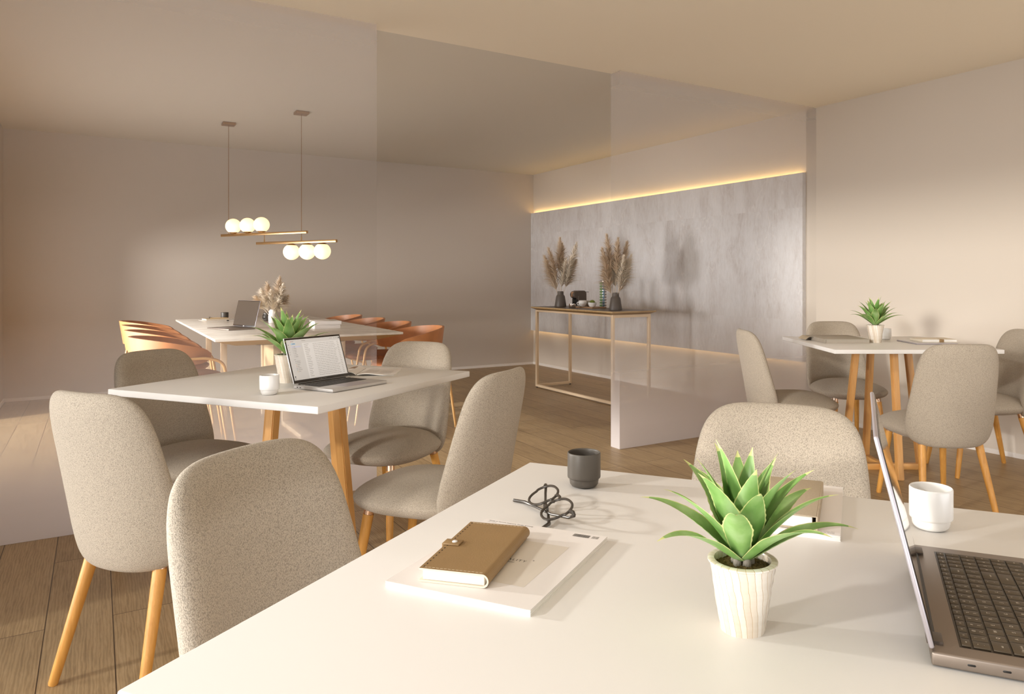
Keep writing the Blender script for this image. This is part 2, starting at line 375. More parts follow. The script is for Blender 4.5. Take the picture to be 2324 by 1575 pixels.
# ------------------------------------------------------------------ room
XW, YB, XL, H = 4.901, 8.3245, -.7183, 2.503      # right wall, back wall, left wall, ceiling
YP, TP, PE, PL = 3.845, .097, 2.9237, 1.2824      # partition front face, thickness, gap edges
YF = -2.3                                         # wall behind the camera
def struct(name, mb, mat, **k): return tag(build(name, mb, mat, **k), kind='structure')
struct('floor', MB().box(XL-.15, XW+.15, YF-.15, YB+.15, -.1, 0), M['floor'])
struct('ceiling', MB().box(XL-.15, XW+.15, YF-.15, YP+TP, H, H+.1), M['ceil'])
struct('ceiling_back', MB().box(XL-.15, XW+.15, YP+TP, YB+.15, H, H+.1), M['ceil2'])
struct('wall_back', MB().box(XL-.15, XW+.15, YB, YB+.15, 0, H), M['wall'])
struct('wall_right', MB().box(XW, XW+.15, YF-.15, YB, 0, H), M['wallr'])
def wall_with_holes(name, x0, x1, a0, a1, holes, along='y'):
    mb = MB(); cuts = sorted(holes)
    p = a0
    def bx(s0, s1, z0, z1):
        if s1-s0 > 1e-4 and z1-z0 > 1e-4:
            mb.box(x0, x1, s0, s1, z0, z1) if along == 'y' else mb.box(s0, s1, x0, x1, z0, z1)
    for s0, s1, z0, z1 in cuts:
        bx(p, s0, 0, H); bx(s0, s1, 0, z0); bx(s0, s1, z1, H); p = s1
    bx(p, a1, 0, H)
    return struct(name, mb, M['wall'])
WIN_L = [(-1.9, 2.9, .02, 2.3), (4.35, 7.3, .02, 1.28)]  # unseen openings, ends and heads sized to steer the light
WIN_ADDED = [(-.3, 4.6, .02, 2.35)]  # opening added behind the camera to let in fill light
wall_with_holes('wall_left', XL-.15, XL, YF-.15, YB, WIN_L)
wall_with_holes('wall_front', YF-.15, YF, XL, XW, WIN_ADDED, along='x')
def winframe(n, lo, hi, fixed, along):
    s0, s1 = lo[0], hi[0]; z0, z1 = lo[1], hi[1]; mb = MB(); w = .04
    def bx(a, b, c, d):
        mb.box(fixed-.1, fixed-.05, a, b, c, d) if along == 'y' else mb.box(a, b, fixed-.1, fixed-.05, c, d)
    bx(s0, s0+w, z0, z1); bx(s1-w, s1, z0, z1); bx(s0, s1, z0, z0+w); bx(s0, s1, z1-w, z1)
    struct('window_%d' % n, mb, M['winf'])
for i, (a, b_, c, d) in enumerate(WIN_L): winframe(i+1, (a, c), (b_, d), XL, 'y')
for i, (a, b_, c, d) in enumerate(WIN_ADDED): winframe(i+3, (a, c), (b_, d), YF, 'x')  # frame of the added opening, out of view
bt, bh = .008, .03
struct('baseboard_back', MB().box(XL, XW, YB-bt, YB, 0, bh), M['base'])
struct('baseboard_right', MB().box(XW-bt, XW, YP+TP, YB-bt, 0, bh).box(XW-bt, XW, YF, YP, 0, bh), M['base'])
struct('baseboard_left', MB().box(XL, XL+bt, 7.3, YB-bt, 0, bh), M['base'])
# graded frosted partitions
tag(build('glass_partition', MB().box(XL, PL, YP, YP+TP, .001, H-.002), M['frost']),
    'long gradient frosted glass partition left of the opening, behind the middle table', 'glass partition')
tag(build('glass_partition', MB().box(PE, XW, YP, YP+TP, .001, H-.002), M['frost']),
    'gradient frosted glass partition right of the opening, reaching the cream right wall', 'glass partition')
# stone panel with LED coves
PX = 4.86
tag(build('stone_wall_panel', MB().box(PX, PX+.005, YP+TP+.004, YB-.001, .449, 1.991, bev=.001).box(PX+.005, XW-.001, YP+TP+.004, YP+TP+.012, .449, 1.991), M['stone']),
    'large pale grey veined stone panel mounted on the right wall behind the console', 'wall panel')
tag(build('led_strip', MB().box(PX+.006, PX+.020, YP+TP+.03, YB-.03, 1.983, 1.989), M['led']), 'warm glowing light strip along the top edge of the stone panel', 'light strip')
tag(build('led_strip', MB().box(PX+.006, PX+.020, YP+TP+.03, YB-.03, .451, .457), M['led2']), 'warm glowing light strip along the bottom edge of the stone panel', 'light strip')
SUN_E, LAMP1, LAMP2, LAMP3, LAMP4, FILL1, FILL2, FILL3, UPZ, EXPO = 1.4, 27, 270, 230, 430, 38, 22, 50, 2.0, 0.14
# ------------------------------------------------------------------ dining chairs
def sq(a, b, t):
    """square to rounded-square mapping"""
    return (a*(1-t)+t*a*sqrt(max(0, 1-b*b/2)), b*(1-t)+t*b*sqrt(max(0, 1-a*a/2)))
def se(a, b, n):
    r = max(abs(a), abs(b))
    if r < 1e-6: return 0.0, 0.0
    k = ((abs(a)/r)**n+(abs(b)/r)**n)**(-1/n)
    return a*k, b*k
def sp(u): return sin(pi/2*(2*u-1))
def chair_back():
    n = 33; ZB, ZT = .332, .828; zc, hz = (ZB+ZT)/2, (ZT-ZB)/2
    def pt(u, v, side):
        a, b = sp(u), sp(v); x, zz = se(a, b, 5.2 if b > 0 else 4.6)
        rho = min(1, max(abs(a), abs(b)))
        th = .031*(1-rho**7)**.5
        z = zc+hz*zz; s = max(0, min(1, (z-ZB)/(ZT-ZB)))
        w = .216-.036*s
        X = x*w
        lean = -.205-.082*s**1.15
        wrap = (.088-.03*s)*(abs(X)/.2)**2.1
        ang = math.atan((.088-.03*s)*2.1*abs(X)/.04)*(1 if X > 0 else -1)
        Y = lean+wrap
        return (X-side*th*sin(ang), Y+side*th*cos(ang), z)
    mb = MB()
    mb.grid(n, n, lambda u, v: pt(u, v, 1)); mb.grid(n, n, lambda u, v: pt(u, v, -1))
    return mb
def chair_seat():
    n = 31; mb = MB()
    def pt(u, v, side):
        a, b = sp(u), sp(v); x, y = se(a, b, 2.7)
        rho = min(1, max(abs(a), abs(b)))
        wx = .222+.014*y
        if side > 0: z = .398+.066*(1-rho**2.2)**.62
        else: z = .398-.05*(1-rho**5)**.5
        return (x*wx, .015+y*.245, z)
    mb.grid(n, n, lambda u, v: pt(u, v, 1)); mb.grid(n, n, lambda u, v: pt(u, v, -1))
    return mb
FEET = [(.171, .228, .141, .180), (-.171, .228, -.141, .180), (.173, -.246, .138, -.165), (-.173, -.246, -.138, -.165)]
def make_chair():
    t = thing('dining_chair', '', 'chair')
    build('seat', chair_seat(), M['fabric'], t, weld=True, ang=80)
    build('backrest', chair_back(), M['fabric'], t, weld=True, ang=80)
    for fx, fy, tx, ty in FEET:
        ztop = .338
        def at(z): k = z/.31; return (fx+(tx-fx)*k, fy+(ty-fy)*k, z)
        b_ = at(0); p = at(ztop)
        lg = build('leg', MB().tube([b_, at(.006), at(.16), p], [.0105, .0125, .0152, .0182], 18), M['legwood'], t)
        c0, c1 = at(ztop), at(.372)
        c = build('collar', MB().tube([c0, c1], .0168, 18), M['collar'], lg); c['label'] = 'copper collar'
    return t
chair = make_chair()
_first = [chair]
def place_chair(cx, cy, face, d, side, label, group):
    """d metres out from table centre (cx,cy); face = heading angle the sitter looks along (0 = +Y, counter-clockwise)"""
    f = (-sin(face), cos(face)); r = (cos(face), sin(face))
    x, y = cx-f[0]*d+r[0]*side, cy-f[1]*d+r[1]*side
    if _first:
        c = _first.pop(); c.location = (x, y, 0); c.rotation_euler = (0, 0, face); c['label'] = label; c['group'] = group
        return c
    return dup(chair, (x, y, 0), face, label, group)

# ------------------------------------------------------------------ square tables
def make_table():
    t = thing('square_table', '', 'table')
    build('tabletop', MB().box(-.45, .45, -.45, .45, .7275, .75, bev=.0028, seg=3), M['white'], t)
    for k in range(4):
        R = RZ(k*pi/2); w = .0178
        vs = []
        for z, r in ((0, .2285), (.7275, .150)):
            for dx, dy in ((-w, -w), (w, -w), (w, w), (-w, w)): vs.append((r+dx, dy, z))
        mb = MB().add(vs, [(3, 2, 1, 0), (4, 5, 6, 7), (0, 1, 5, 4), (1, 2, 6, 5), (2, 3, 7, 6), (3, 0, 4, 7)], 0, False)
        bm = bmesh.new(); vv = [bm.verts.new(v) for v in mb.v]
        for f in mb.f: bm.faces.new([vv[i] for i in f])
        bmesh.ops.bevel(bm, geom=bm.edges[:], offset=.003, segments=2, affect='EDGES'); bm.verts.index_update()
        m2 = MB().add([v.co[:] for v in bm.verts], [[v.index for v in f.verts] for f in bm.faces], 0, True); bm.free()
        build('leg', m2, M['tabwood'], t, R)
        build('base_bar', MB().box(.0178 if k else -.0178, .2107, -.0176, .0176, 0, .036, bev=.003), M['edgewood2'], t, R)
    return t
M['edgewood2'] = wood('honey_oak_bars', (204, 150, 84), (216, 164, 98), axis=0)
A1, A2 = .6118, -.5644
CM, CF, CR = (.660, 2.806), (.642, .665), (3.935, 2.622)
tb = make_table()
tb.location = (*CM, 0); tb.rotation_euler = (0, 0, A1); tb['label'] = 'white square table on crossed oak legs, carrying the open silver laptop with its screen lit'; tb['group'] = 'square white tables'
dup(tb, (*CF, 0), A1, 'white square table nearest the viewer, carrying glasses, magazines and the graphite laptop')
dup(tb, (*CR, 0), A2, 'white square table beside the cream right wall, carrying a flat grey book and a tablet')
G1, G2, G3 = 'upholstered chairs around the middle table', 'upholstered chairs around the nearest table', 'upholstered chairs around the table by the right wall'
# sitter headings: facing +e1 => A-pi/2, facing +e2 => A, facing -e1 => A+pi/2, facing -e2 => A+pi
place_chair(*CM, A1-pi/2, .583, .027, 'oat boucle chair seen from behind, far left, left of the table with the silver laptop', G1)
place_chair(*CM, A1+pi, .55, 0, 'oat boucle chair behind the middle table, before the left tan armchairs', G1)
place_chair(*CM, A1+pi/2, .52, 0, 'oat boucle chair facing the viewer beyond the open magazine on the middle table', G1)
place_chair(*CM, A1, .57, 0, 'oat boucle chair in side view at the right of the silver laptop table', G1)
place_chair(*CF, A1+pi, .55, -.06, 'large shaded oat boucle chair in the left foreground, partly hidden by the nearest table', G2)
place_chair(*CF, A1+pi/2, .62, 0, 'sunlit oat boucle chair facing the viewer behind the foreground agave and linen book', G2)
place_chair(*CR, A2-pi/2, .545, 0, 'oat boucle chair in side view before the stone panel, left of the right-hand table', G3)
place_chair(*CR, A2+pi, .535, 0, 'oat boucle chair behind the right-hand table, standing close to the right wall', G3)
place_chair(*CR, A2, .697, -.055, 'oat boucle chair with its back to the viewer, at the table by the right wall', G3)
place_chair(*CR, A2+pi/2, .563, -.03, 'oat boucle chair cut off by the right picture edge, right of the right-hand table', G3)

# ------------------------------------------------------------------ conference table
t = thing('conference_table', 'long marble topped conference table with metal legs behind the left glass partition', 'table', (1.231, 6.265, 0))
hx, hy = .6085, 1.325
build('tabletop', MB().box(-hx, hx, -hy, hy, .734, .75, bev=.0015), M['marble'], t)
def frustum(mb, x1, y1, z1, x0, y0, z0, mi=0):
    vs = [(-x0, -y0, z0), (x0, -y0, z0), (x0, y0, z0), (-x0, y0, z0), (-x1, -y1, z1), (x1, -y1, z1), (x1, y1, z1), (-x1, y1, z1)]
    return mb.add(vs, [(3, 2, 1, 0), (4, 5, 6, 7), (0, 1, 5, 4), (1, 2, 6, 5), (2, 3, 7, 6), (3, 0, 4, 7)], mi, False)
build('chamfered_underside', frustum(MB(), hx-.004, hy-.004, .734, hx-.14, hy-.14, .694), M['edgewood'], t)
build('under_rail', MB().box(-.30, .30, -.95, .95, .672, .694), M['black'], t)
for sx in (-1, 1):
    for sy in (-1, 1):
        x, y = sx*.436, sy*.42
        build('leg', MB().box(x-.021, x+.021, y-.014, y+.014, 0, .694, bev=.002), M['champ'], t)
build('centre_column', MB().box(-.02, .062, -.41, -.37, 0, .694, bev=.002), M['champ'], t)
build('centre_column', MB().box(-.065, -.022, .17, .21, 0, .694, bev=.002), M['champ'], t)
build('floor_plate', MB().box(-.02, .062, -1.0, -.41, 0, .035, bev=.002), M['champ'], t)
cb = build('cable_box', MB().box(-.05, .47, -.22, .16, .36, .672, bev=.003), M['cream'], t)
for x in (.0, .40):
    build('socket_cutout', MB().box(x, x+.04, -.2215, -.219, .50, .55), M['bronze'], cb)

# ------------------------------------------------------------------ tan leather armchairs
def make_armchair():
    t = thing('leather_armchair', '', 'armchair')
    mb = MB(); n, m = 49, 9
    def shell(u, v, off):
        ph = radians(122)*(2*u-1); k = abs(2*u-1)
        top = .762-.085*k**2.2; bot = .565+.035*k**2.0
        if k > .90: q = (k-.90)/.10; top -= .022*q*q; bot += .02*q*q
        z = bot+(top-bot)*v
        rx = .262+.022*v+off; ry = .245+.03*v*(1-k)+off
        return (rx*sin(ph), -ry*cos(ph)*(1 if cos(ph) > 0 else 1.25)-.01, z)
    mb.grid(n, m, lambda u, v: shell(u, v, .008)); mb.grid(n, m, lambda u, v: shell(u, v, -.008))
    for v in (0, 1): mb.grid(n, 2, lambda u, w, v=v: shell(u, v, .008-.016*w))
    for u in (0, 1): mb.grid(2, m, lambda w, v, u=u: shell(u, v, .008-.016*w))
    build('backrest', mb, M['leather'], t, weld=True, ang=50)
    mb = MB(); k = 25
    def st(u, v, side):
        a, b = sp(u), sp(v); x, y = sq(a, b, .8); rho = min(1, max(abs(a), abs(b)))
        return (x*.225, .02+y*.235, .49+(.03*(1-rho**4)**.5 if side > 0 else -.03*(1-rho**6)**.5))
    mb.grid(k, k, lambda u, v: st(u, v, 1)); mb.grid(k, k, lambda u, v: st(u, v, -1))
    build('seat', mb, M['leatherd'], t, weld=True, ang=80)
    for s in (-1, 1):
        P = [Vector(p) for p in ((s*.245, .315, 0), (s*.272, .225, .60), (s*.276, .13, .628), (s*.274, -.10, .628), (s*.262, -.205, .61), (s*.215, -.315, 0))]
        path = []
        def arc(a, b, c, r=.05, k=6):
            d0, d1 = (a-b).normalized(), (c-b).normalized()
            p0, p1 = b+d0*r, b+d1*r
            return [(1-q)**2*p0+2*q*(1-q)*b+q*q*p1 for q in [i/k for i in range(k+1)]]
        path = [P[0]]+arc(P[0], P[1], P[2])+arc(P[1], P[2], P[3], .03, 3)+arc(P[2], P[3], P[4], .03, 3)+arc(P[3], P[4], P[5])+[P[5]]
        build('leg_frame', MB().tube(path, .0095, 12), M['rod'], t)
    build('cross_bar', MB().tube([(-.255, .185, .455), (.255, .185, .455)], .008, 10).tube([(-.235, -.20, .455), (.235, -.20, .455)], .008, 10), M['rod'], t)
    return t
arm = make_armchair()
YS = [5.31, 6.0, 6.67, 7.36]
nth = ['nearest', 'second nearest', 'third nearest', 'farthest']
for i, y in enumerate(YS):
    lab = nth[i]+' tan leather armchair in the row along the left side of the marble table'
    if i == 0: arm.location = (.46, y, 0); arm.rotation_euler = (0, 0, -pi/2); arm['label'] = lab; arm['group'] = 'tan armchairs on the left side'
    else: dup(arm, (.46, y, 0), -pi/2, lab, 'tan armchairs on the left side')
for i, y in enumerate(YS):
    dup(arm, (2.00, y, 0), pi/2, nth[i]+' tan leather armchair in the row along the right side of the marble table', 'tan armchairs on the right side')

# ------------------------------------------------------------------ pendant lamp
A_, B_ = Vector((.99, 6.984, 0)), Vector((1.433, 6.204, 0)); D_ = (B_-A_)
def on(tt, z): p = A_+D_*tt; return Vector((p.x, p.y, z))
pl = thing('pendant_lamp', 'bronze two-bar pendant lamp with six lit opal globes hanging over the marble table', 'pendant lamp', (A_.x, A_.y, H))
OFF = Vector((A_.x, A_.y, H))
def P_(tt, z): return on(tt, z)-OFF
ang = math.atan2(D_.y, D_.x)
def bar(t0, t1, z, w=.011):
    a, b = P_(t0, z), P_(t1, z); Ln = (b-a).length
    return MB().box(0, Ln, -w, w, -w, w, bev=.002, M=T(*a) @ RZ(ang))
ZB1, ZB2 = 1.511, 1.430
build('upper_bar', bar(-.104, 1.0725, ZB1), M['bronze'], pl)
build('lower_bar', bar(.4045, 1.4375, ZB2), M['bronze'], pl)
for tt, zb in ((0, ZB1), (1, ZB2)):
    p = P_(tt, H)
    build('canopy', MB().box(-.052, .052, -.052, .052, -.022, 0, bev=.002, M=T(p.x, p.y, 0)), M['canopy'], pl)
    build('suspension_cable', MB().tube([P_(tt, H-.02), P_(tt, zb+.008)], .0022, 8), M['canopy'], pl)
build('link_rod', MB().tube([P_(.508, ZB1-.01), P_(.508, ZB2+.01)], .003, 8).tube([P_(.508, ZB2+.01), P_(.508, ZB2+.03)], .005, 8), M['bronze'], pl)
build('link_rod', MB().tube([P_(1.0, ZB1-.09), P_(1.0, ZB1-.04)], .005, 8), M['bronze'], pl)
for tt in (.0685, .274, .4685):
    c = P_(tt, ZB1+.078); g = build('globe', MB().ball((0, 0, 0), .0655, u=32, w=20), M['globe'], pl, T(*c))
    build('cup', MB().lathe([(.012, -.068), (.022, -.066), (.034, -.0585), (.036, -.054), (.012, -.060)], 28), M['bronze'], g)
for tt in (.871, 1.0725, 1.263):
    c = P_(tt, ZB2-.080); g = build('globe', MB().ball((0, 0, 0), .0665, u=32, w=20), M['globe'], pl, T(*c))
    build('cup', MB().lathe([(.012, .069), (.022, .067), (.035, .0595), (.037, .055), (.012, .061)], 28), M['bronze'], g)

# ------------------------------------------------------------------ console
CX0, CX1, CY0, CY1, CZ = 3.83, 4.33, 5.143, 6.56, .838
cs = thing('console_table', 'console table with dark wood top and champagne metal frame before the stone panel', 'console table', ((CX0+CX1)/2, (CY0+CY1)/2, 0))
cx, cy = (CX1-CX0)/2, (CY1-CY0)/2
mb = frustum(MB(), cx, cy, CZ-.012, cx-.045, cy-.045, CZ-.032, 1)
mb.box(-cx, cx, -cy, cy, CZ-.012, CZ-.0005, 2, bev=.001).quad(-cx+.002, cx-.002, -cy+.002, cy-.002, CZ, 0)
build('tabletop', mb, [M['darkwood'], M['edgewood'], M['edgewood']], cs)
lx, ly, lw = .205, .655, .013
for sx in (-1, 1):
    for sy in (-1, 1):
        lg = build('leg', MB().box(sx*lx-lw, sx*lx+lw, sy*ly-lw, sy*ly+lw, .012, CZ-.0322, bev=.001), M['champ'], cs)
        build('foot_pad', MB().tube([(sx*lx, sy*ly, 0), (sx*lx, sy*ly, .013)], .008, 10), M['black'], lg)
for sy in (-1, 1):
    build('top_rail', MB().box(-lx+lw, lx-lw, sy*ly-lw, sy*ly+lw, CZ-.058, CZ-.0325), M['champ'], cs)
build('top_rail', MB().box(-lx-lw, -lx+lw, -ly+lw, ly-lw, CZ-.050, CZ-.0325), M['champ'], cs)
build('bottom_rail', MB().box(-lx-lw, -lx+lw, -ly+lw, ly-lw, .012, .034), M['champ'], cs)
for sy in (-1, 1):
    build('side_rail', MB().box(-lx+lw, lx-lw, sy*ly-lw, sy*ly+lw, .012, .034), M['champ'], cs)
# ------------------------------------------------------------------ mugs
def mug_mesh(r=.030, h=.062):
    k = r/.030; b = h/.062
    pr = [(.001, .001), (.018, 0), (.0225, .0018), (.0255, .006), (.0265, .0125), (.0266, .0150), (.0296, .0168), (.030, .019),
          (.030, .0595), (.0296, .0614), (.0288, .062), (.0279, .0612), (.0276, .0590), (.0274, .018), (.024, .009), (.012, .0065), (.0005, .006)]
    return MB().lathe([(a*k, z*b) for a, z in pr], 48, closed=False)
def mug(x, y, z, mat, label, r=.030, h=.062):
    o = build('mug', mug_mesh(r, h), mat, None, T(x, y, z), ang=50); return tag(o, label, 'mug')
ZT_ = .75
mug(.748, 1.090, ZT_, M['dark'], 'charcoal stoneware mug on the nearest white table, behind the glasses')
mug(1.064, .628, ZT_, M['porc'], 'white porcelain mug beside the graphite laptop on the nearest table')
mug(.476, 2.497, ZT_, M['porc'], 'white porcelain mug at the left corner of the lit silver laptop', .0305, .064)
mug(4.155, 2.742, ZT_, M['porc'], 'small white mug half hidden behind the agave on the right-hand table', .033, .068)
mug(1.009, 7.36, ZT_, M['dark'], 'charcoal mug by the kraft notebook at the far end of the marble table', .034, .066)
hm = build('mug', mug_mesh(.034, .072), M['dark'], None, T(1.30, 6.93, ZT_), ang=50)
tag(hm, 'charcoal mug with a handle beside the white vase on the marble table', 'mug')
hp = [(-.032*cos(a)*1.0-.014, 0, .036+.020*sin(a)) for a in [(-70+20*i)*pi/180 for i in range(8)]]
build('handle', MB().tube([(-.033, 0, .054), (-.050, 0, .053), (-.054, 0, .046), (-.054, 0, .028), (-.049, 0, .021), (-.032, 0, .020)], .0045, 10), M['dark'], hm, RZ(radians(38)))

# ------------------------------------------------------------------ potted agave
def leaf_mesh(az, el, Ln, W, curl, r0, z0, seed, tw=0):
    rnd = random.Random(seed); n = 26; cols = [-1.0, -.93, -.5, 0, .5, .93, 1.0]
    pts = []; a = el; rr, zz = r0, z0; ds = Ln/(n-1); line = []
    for j in range(n):
        line.append((rr, zz, a)); rr += cos(a)*ds; zz += sin(a)*ds
        q = j/(n-1); a -= curl*ds/Ln*(q**1.5)*2.2
    mb = MB()
    def f(u, v):
        j = round(v*(n-1)); i = round(u*6); q = v; s = cols[i]
        w = W*min(1, .52+1.15*q)*(1-max(0, (q-.42)/.58)**1.25)
        w = max(w, .0003)
        tooth = 1.0
        if abs(s) == 1: tooth = 1.0+(.055 if j % 2 else 0)*(1 if q > .12 else 0)
        r, z, a = line[j]
        fold = .42*w*abs(s)**1.6*(1-.45*q)
        x = r-sin(a)*fold; zz_ = z+cos(a)*fold
        return (x, s*w*tooth+tw*q*q*Ln, zz_)
    mb.grid(7, n, f, 0, RZ(az), mif=lambda i, j: 1 if i in (0, 5) or j >= n-3 else 0)
    return mb
def make_agave():
    t = thing('potted_agave', '', 'potted plant')
    n = 28; mb = MB(); rnd = random.Random(3); prof = []
    H_ = .073; rows = 12
    jit = [[rnd.uniform(-1, 1) for _ in range(n)] for _ in range(rows)]
    vs = []; fs = []
    for j in range(rows):
        q = j/(rows-1); r = .0238+(.0348-.0238)*q
        for k in range(n):
            a = 2*pi*k/n-.42*q+.05*jit[j][k]*(0 < j < rows-1)
            rr = r*(1+.018*jit[j][k]*(0 < j < rows-1)+.012*sin(9*q+k))
            vs.append((rr*cos(a), rr*sin(a), H_*q))
    for j in range(rows-1):
        for k in range(n): fs.append((j*n+k, j*n+(k+1) % n, (j+1)*n+(k+1) % n, (j+1)*n+k))
    fs.append(tuple(range(n-1, -1, -1))); mb.add(vs, fs, 0, False)
    mb.lathe([(.0352, .0715), (.0368, .0728), (.0368, .0742), (.0345, .0752), (.0300, .0748), (.0292, .0730), (.0288, .060)], 56, 0, closed=False)
    build('pot', mb, M['nacre'], t)
    sm = MB(); rs = random.Random(5)
    sm.grid(30, 30, lambda u, v: ((lambda x, y: (x*.0288, y*.0288, .0655+.0028*rs.random()+.004*(1-x*x-y*y)))(*sq(2*u-1, 2*v-1, 1))), 0, smooth=False)
    build('soil', sm, M['soil'], t)
    for k in range(5):
        a = k*1.256+.4; x, y = .0085*cos(a), .0085*sin(a)
        build('root_stump', MB().lathe([(.0042, -.004), (.0048, .002), (.0044, .008), (.003, .0105), (.0002, .011)], 8, 0, T(x, y, .067), closed=False), M['stump'], t)
    L_ = []
    for k in range(24):
        q = k/23; az = k*2.39996+.3
        el = radians(84-50*q**1.1+rs.uniform(-3, 3)); Ln = .112+.012*q**.7+rs.uniform(-.006, .006)
        W = .0140+.0030*(1-abs(q-.45)*1.2); curl = radians(20+44*q)
        build('leaf', leaf_mesh(az, el, Ln*(1.08 if k < 4 else 1), W, curl, .002+.006*q, .076-.003*q, k, rs.uniform(-.12, .12)), [M['leaf'], M['margin']], t, ang=60)
    return t
ag = make_agave()
ag.location = (.588, .556, ZT_); ag.rotation_euler = (0, 0, .3); ag['label'] = 'agave in a pearl-strip pot on the nearest white table, between notebook and laptop'; ag['group'] = 'potted agaves on the square tables'
dup(ag, (.592, 2.765, ZT_), 1.6, 'agave in a pearl-strip pot behind the lit screen of the silver laptop', scale=1.36)
dup(ag, (3.905, 2.645, ZT_), 2.7, 'agave in a pearl-strip pot on the table by the right wall', scale=1.38)

# ------------------------------------------------------------------ paper goods on the nearest table
def magazine(x, y, z, rz, label, w=.196, h=.252, th=.0078, name='magazine'):
    o = thing(name, label, 'magazine', (x, y, z), rz)
    mb = MB()
    for k in range(5):
        z0 = th*k/5; mb.box(-w/2+.0004*(k % 2), w/2-.0004*(k % 2), -h/2+.0003*(k % 2), h/2-.0003*(k % 2), z0, z0+th/5*.92)
    build('page_block', mb, M['pages'], o)
    c = MB().box(-w/2, w/2, -h/2, h/2, th-.0006, th)
    zt = th+.00012
    c.quad(-w*.33, w*.33, -h*.30, h*.26, zt, 1)
    zt += .0001
    # cover ring, dots, title, barcode
    ring = [(w*.22*cos(a), -.012+w*.22*sin(a), zt) for a in [2*pi*i/64 for i in range(64)]]
    for i in range(64):
        p, q = ring[i], ring[(i+1) % 64]; d = 1.004
        c.add([p, q, (q[0]*d, (q[1]+.012)*d-.012, zt), (p[0]*d, (p[1]+.012)*d-.012, zt)], [(0, 1, 2, 3)], 4, False)
    for a in (20, 110, 200, 290):
        px, py = w*.22*cos(radians(a)), -.012+w*.22*sin(radians(a)); c.quad(px-.0009, px+.0009, py-.0009, py+.0009, zt, 2)
    c.text('QUALITY', .0085, T(.012, -.004, zt) , 2, align='CENTER', space=1.25)
    c.text('SPACE & COMFORT', .0036, T(.004, -.0125, zt), 2, align='CENTER')
    c.text('EDITION', .0036, T(-.006, -.0175, zt), 2, align='CENTER')
    c.text('Guide to Service, Interiors, Design & Living', .0042, T(-w/2+.008, h/2-.006, zt), 2)
    c.text('City edition', .0032, T(-w/2+.008, h/2-.0115, zt), 3)
    rb = random.Random(11); x0 = w/2-.047; xx = x0
    while xx < w/2-.010:
        ww = rb.choice((.0003, .0005, .0008)); big = xx < x0+.025
        if not (x0+.0245 < xx < x0+.0275): c.quad(xx, xx+ww, h/2-.0175+(.0 if big else .0012), h/2-.007, zt, 2 if big else 3)
        xx += ww+rb.choice((.0004, .0006))
    build('cover', c, [M['paper'], M['print_'], M['ink'], M['inkg'], M['print_']], o)
    return o
magazine(.4573, .8505, ZT_, radians(-56), 'thick white magazine with barcode under the olive leather notebook, nearest table')
magazine(.950, .818, ZT_, radians(-54.5+180), 'white magazine under the grey linen book, behind the foreground agave', .192, .262, .0085)

# leather notebook: left edge open, rounded spine to the right
t = thing('leather_notebook', 'olive brown stitched leather notebook with snap strap on top of the white magazine', 'notebook', (.4255, .8645, .758), radians(-46.5))
w, h, th = .089, .174, .0165
def rounded(o_):
    """cross-section from lower left round the spine to upper left; o_ = inset"""
    r = th/2-o_; cxr = w/2-th/2; P = [(-w/2, o_)]
    P += [(cxr+r*cos(a), th/2+r*sin(a)) for a in [(-90+180*i/14)*pi/180 for i in range(15)]]
    P += [(-w/2, th-o_)]
    return P
def ribbon(outer, inner, y0, y1, mi_out, mi_edge):
    mb = MB(); n = len(outer)
    for i in range(n-1):
        a, b_, c, d = outer[i], outer[i+1], inner[i+1], inner[i]
        mb.add([(a[0], y0, a[1]), (b_[0], y0, b_[1]), (b_[0], y1, b_[1]), (a[0], y1, a[1])], [(0, 1, 2, 3)], mi_out)
        mb.add([(d[0], y0, d[1]), (c[0], y0, c[1]), (c[0], y1, c[1]), (d[0], y1, d[1])], [(3, 2, 1, 0)], mi_edge)
        for y in (y0, y1): mb.add([(a[0], y, a[1]), (b_[0], y, b_[1]), (c[0], y, c[1]), (d[0], y, d[1])], [(0, 1, 2, 3) if y == y1 else (3, 2, 1, 0)], mi_edge, False)
    for i in (0, n-1):
        a, d = outer[i], inner[i]; mb.add([(a[0], y0, a[1]), (a[0], y1, a[1]), (d[0], y1, d[1]), (d[0], y0, d[1])], [(0, 1, 2, 3)], mi_edge, False)
    return mb
cv = ribbon(rounded(0), rounded(.0022), -h/2, h/2, 0, 1)
zt = th+.0002
for i in range(19):
    y = -h/2+.006+i*(h-.012)/18
    cv.quad(-w/2+.0036, -w/2+.0050, y-.0016, y+.0016, zt, 3)
for yy in (-h/2+.0042, h/2-.0042):
    for i in range(15):
        x = -w/2+.007+i*(w-.018)/14; cv.quad(x-.0019, x+.0019, yy-.0005, yy+.0005, zt, 2)
build('cover', cv, [M['nbk'], M['nbe'], M['stitch'], M['hole']], t, ang=30)
build('page_block', MB().box(-w/2+.004, w/2-.006, -h/2+.002, h/2-.002, .0024, th-.0024, bev=.0008), M['pages'], t)
st = build('strap', MB().box(-w/2-.0035, -w/2-.0020, -.009, .009, .004, th+.002).box(-w/2-.0035, -w/2+.020, -.009, .009, th+.0003, th+.0024, bev=.0006), M['nbk'], t)
build('snap_button', MB().ball((-w/2+.011, 0, th+.0026), .0036, sz=.45), M['porc'], st)

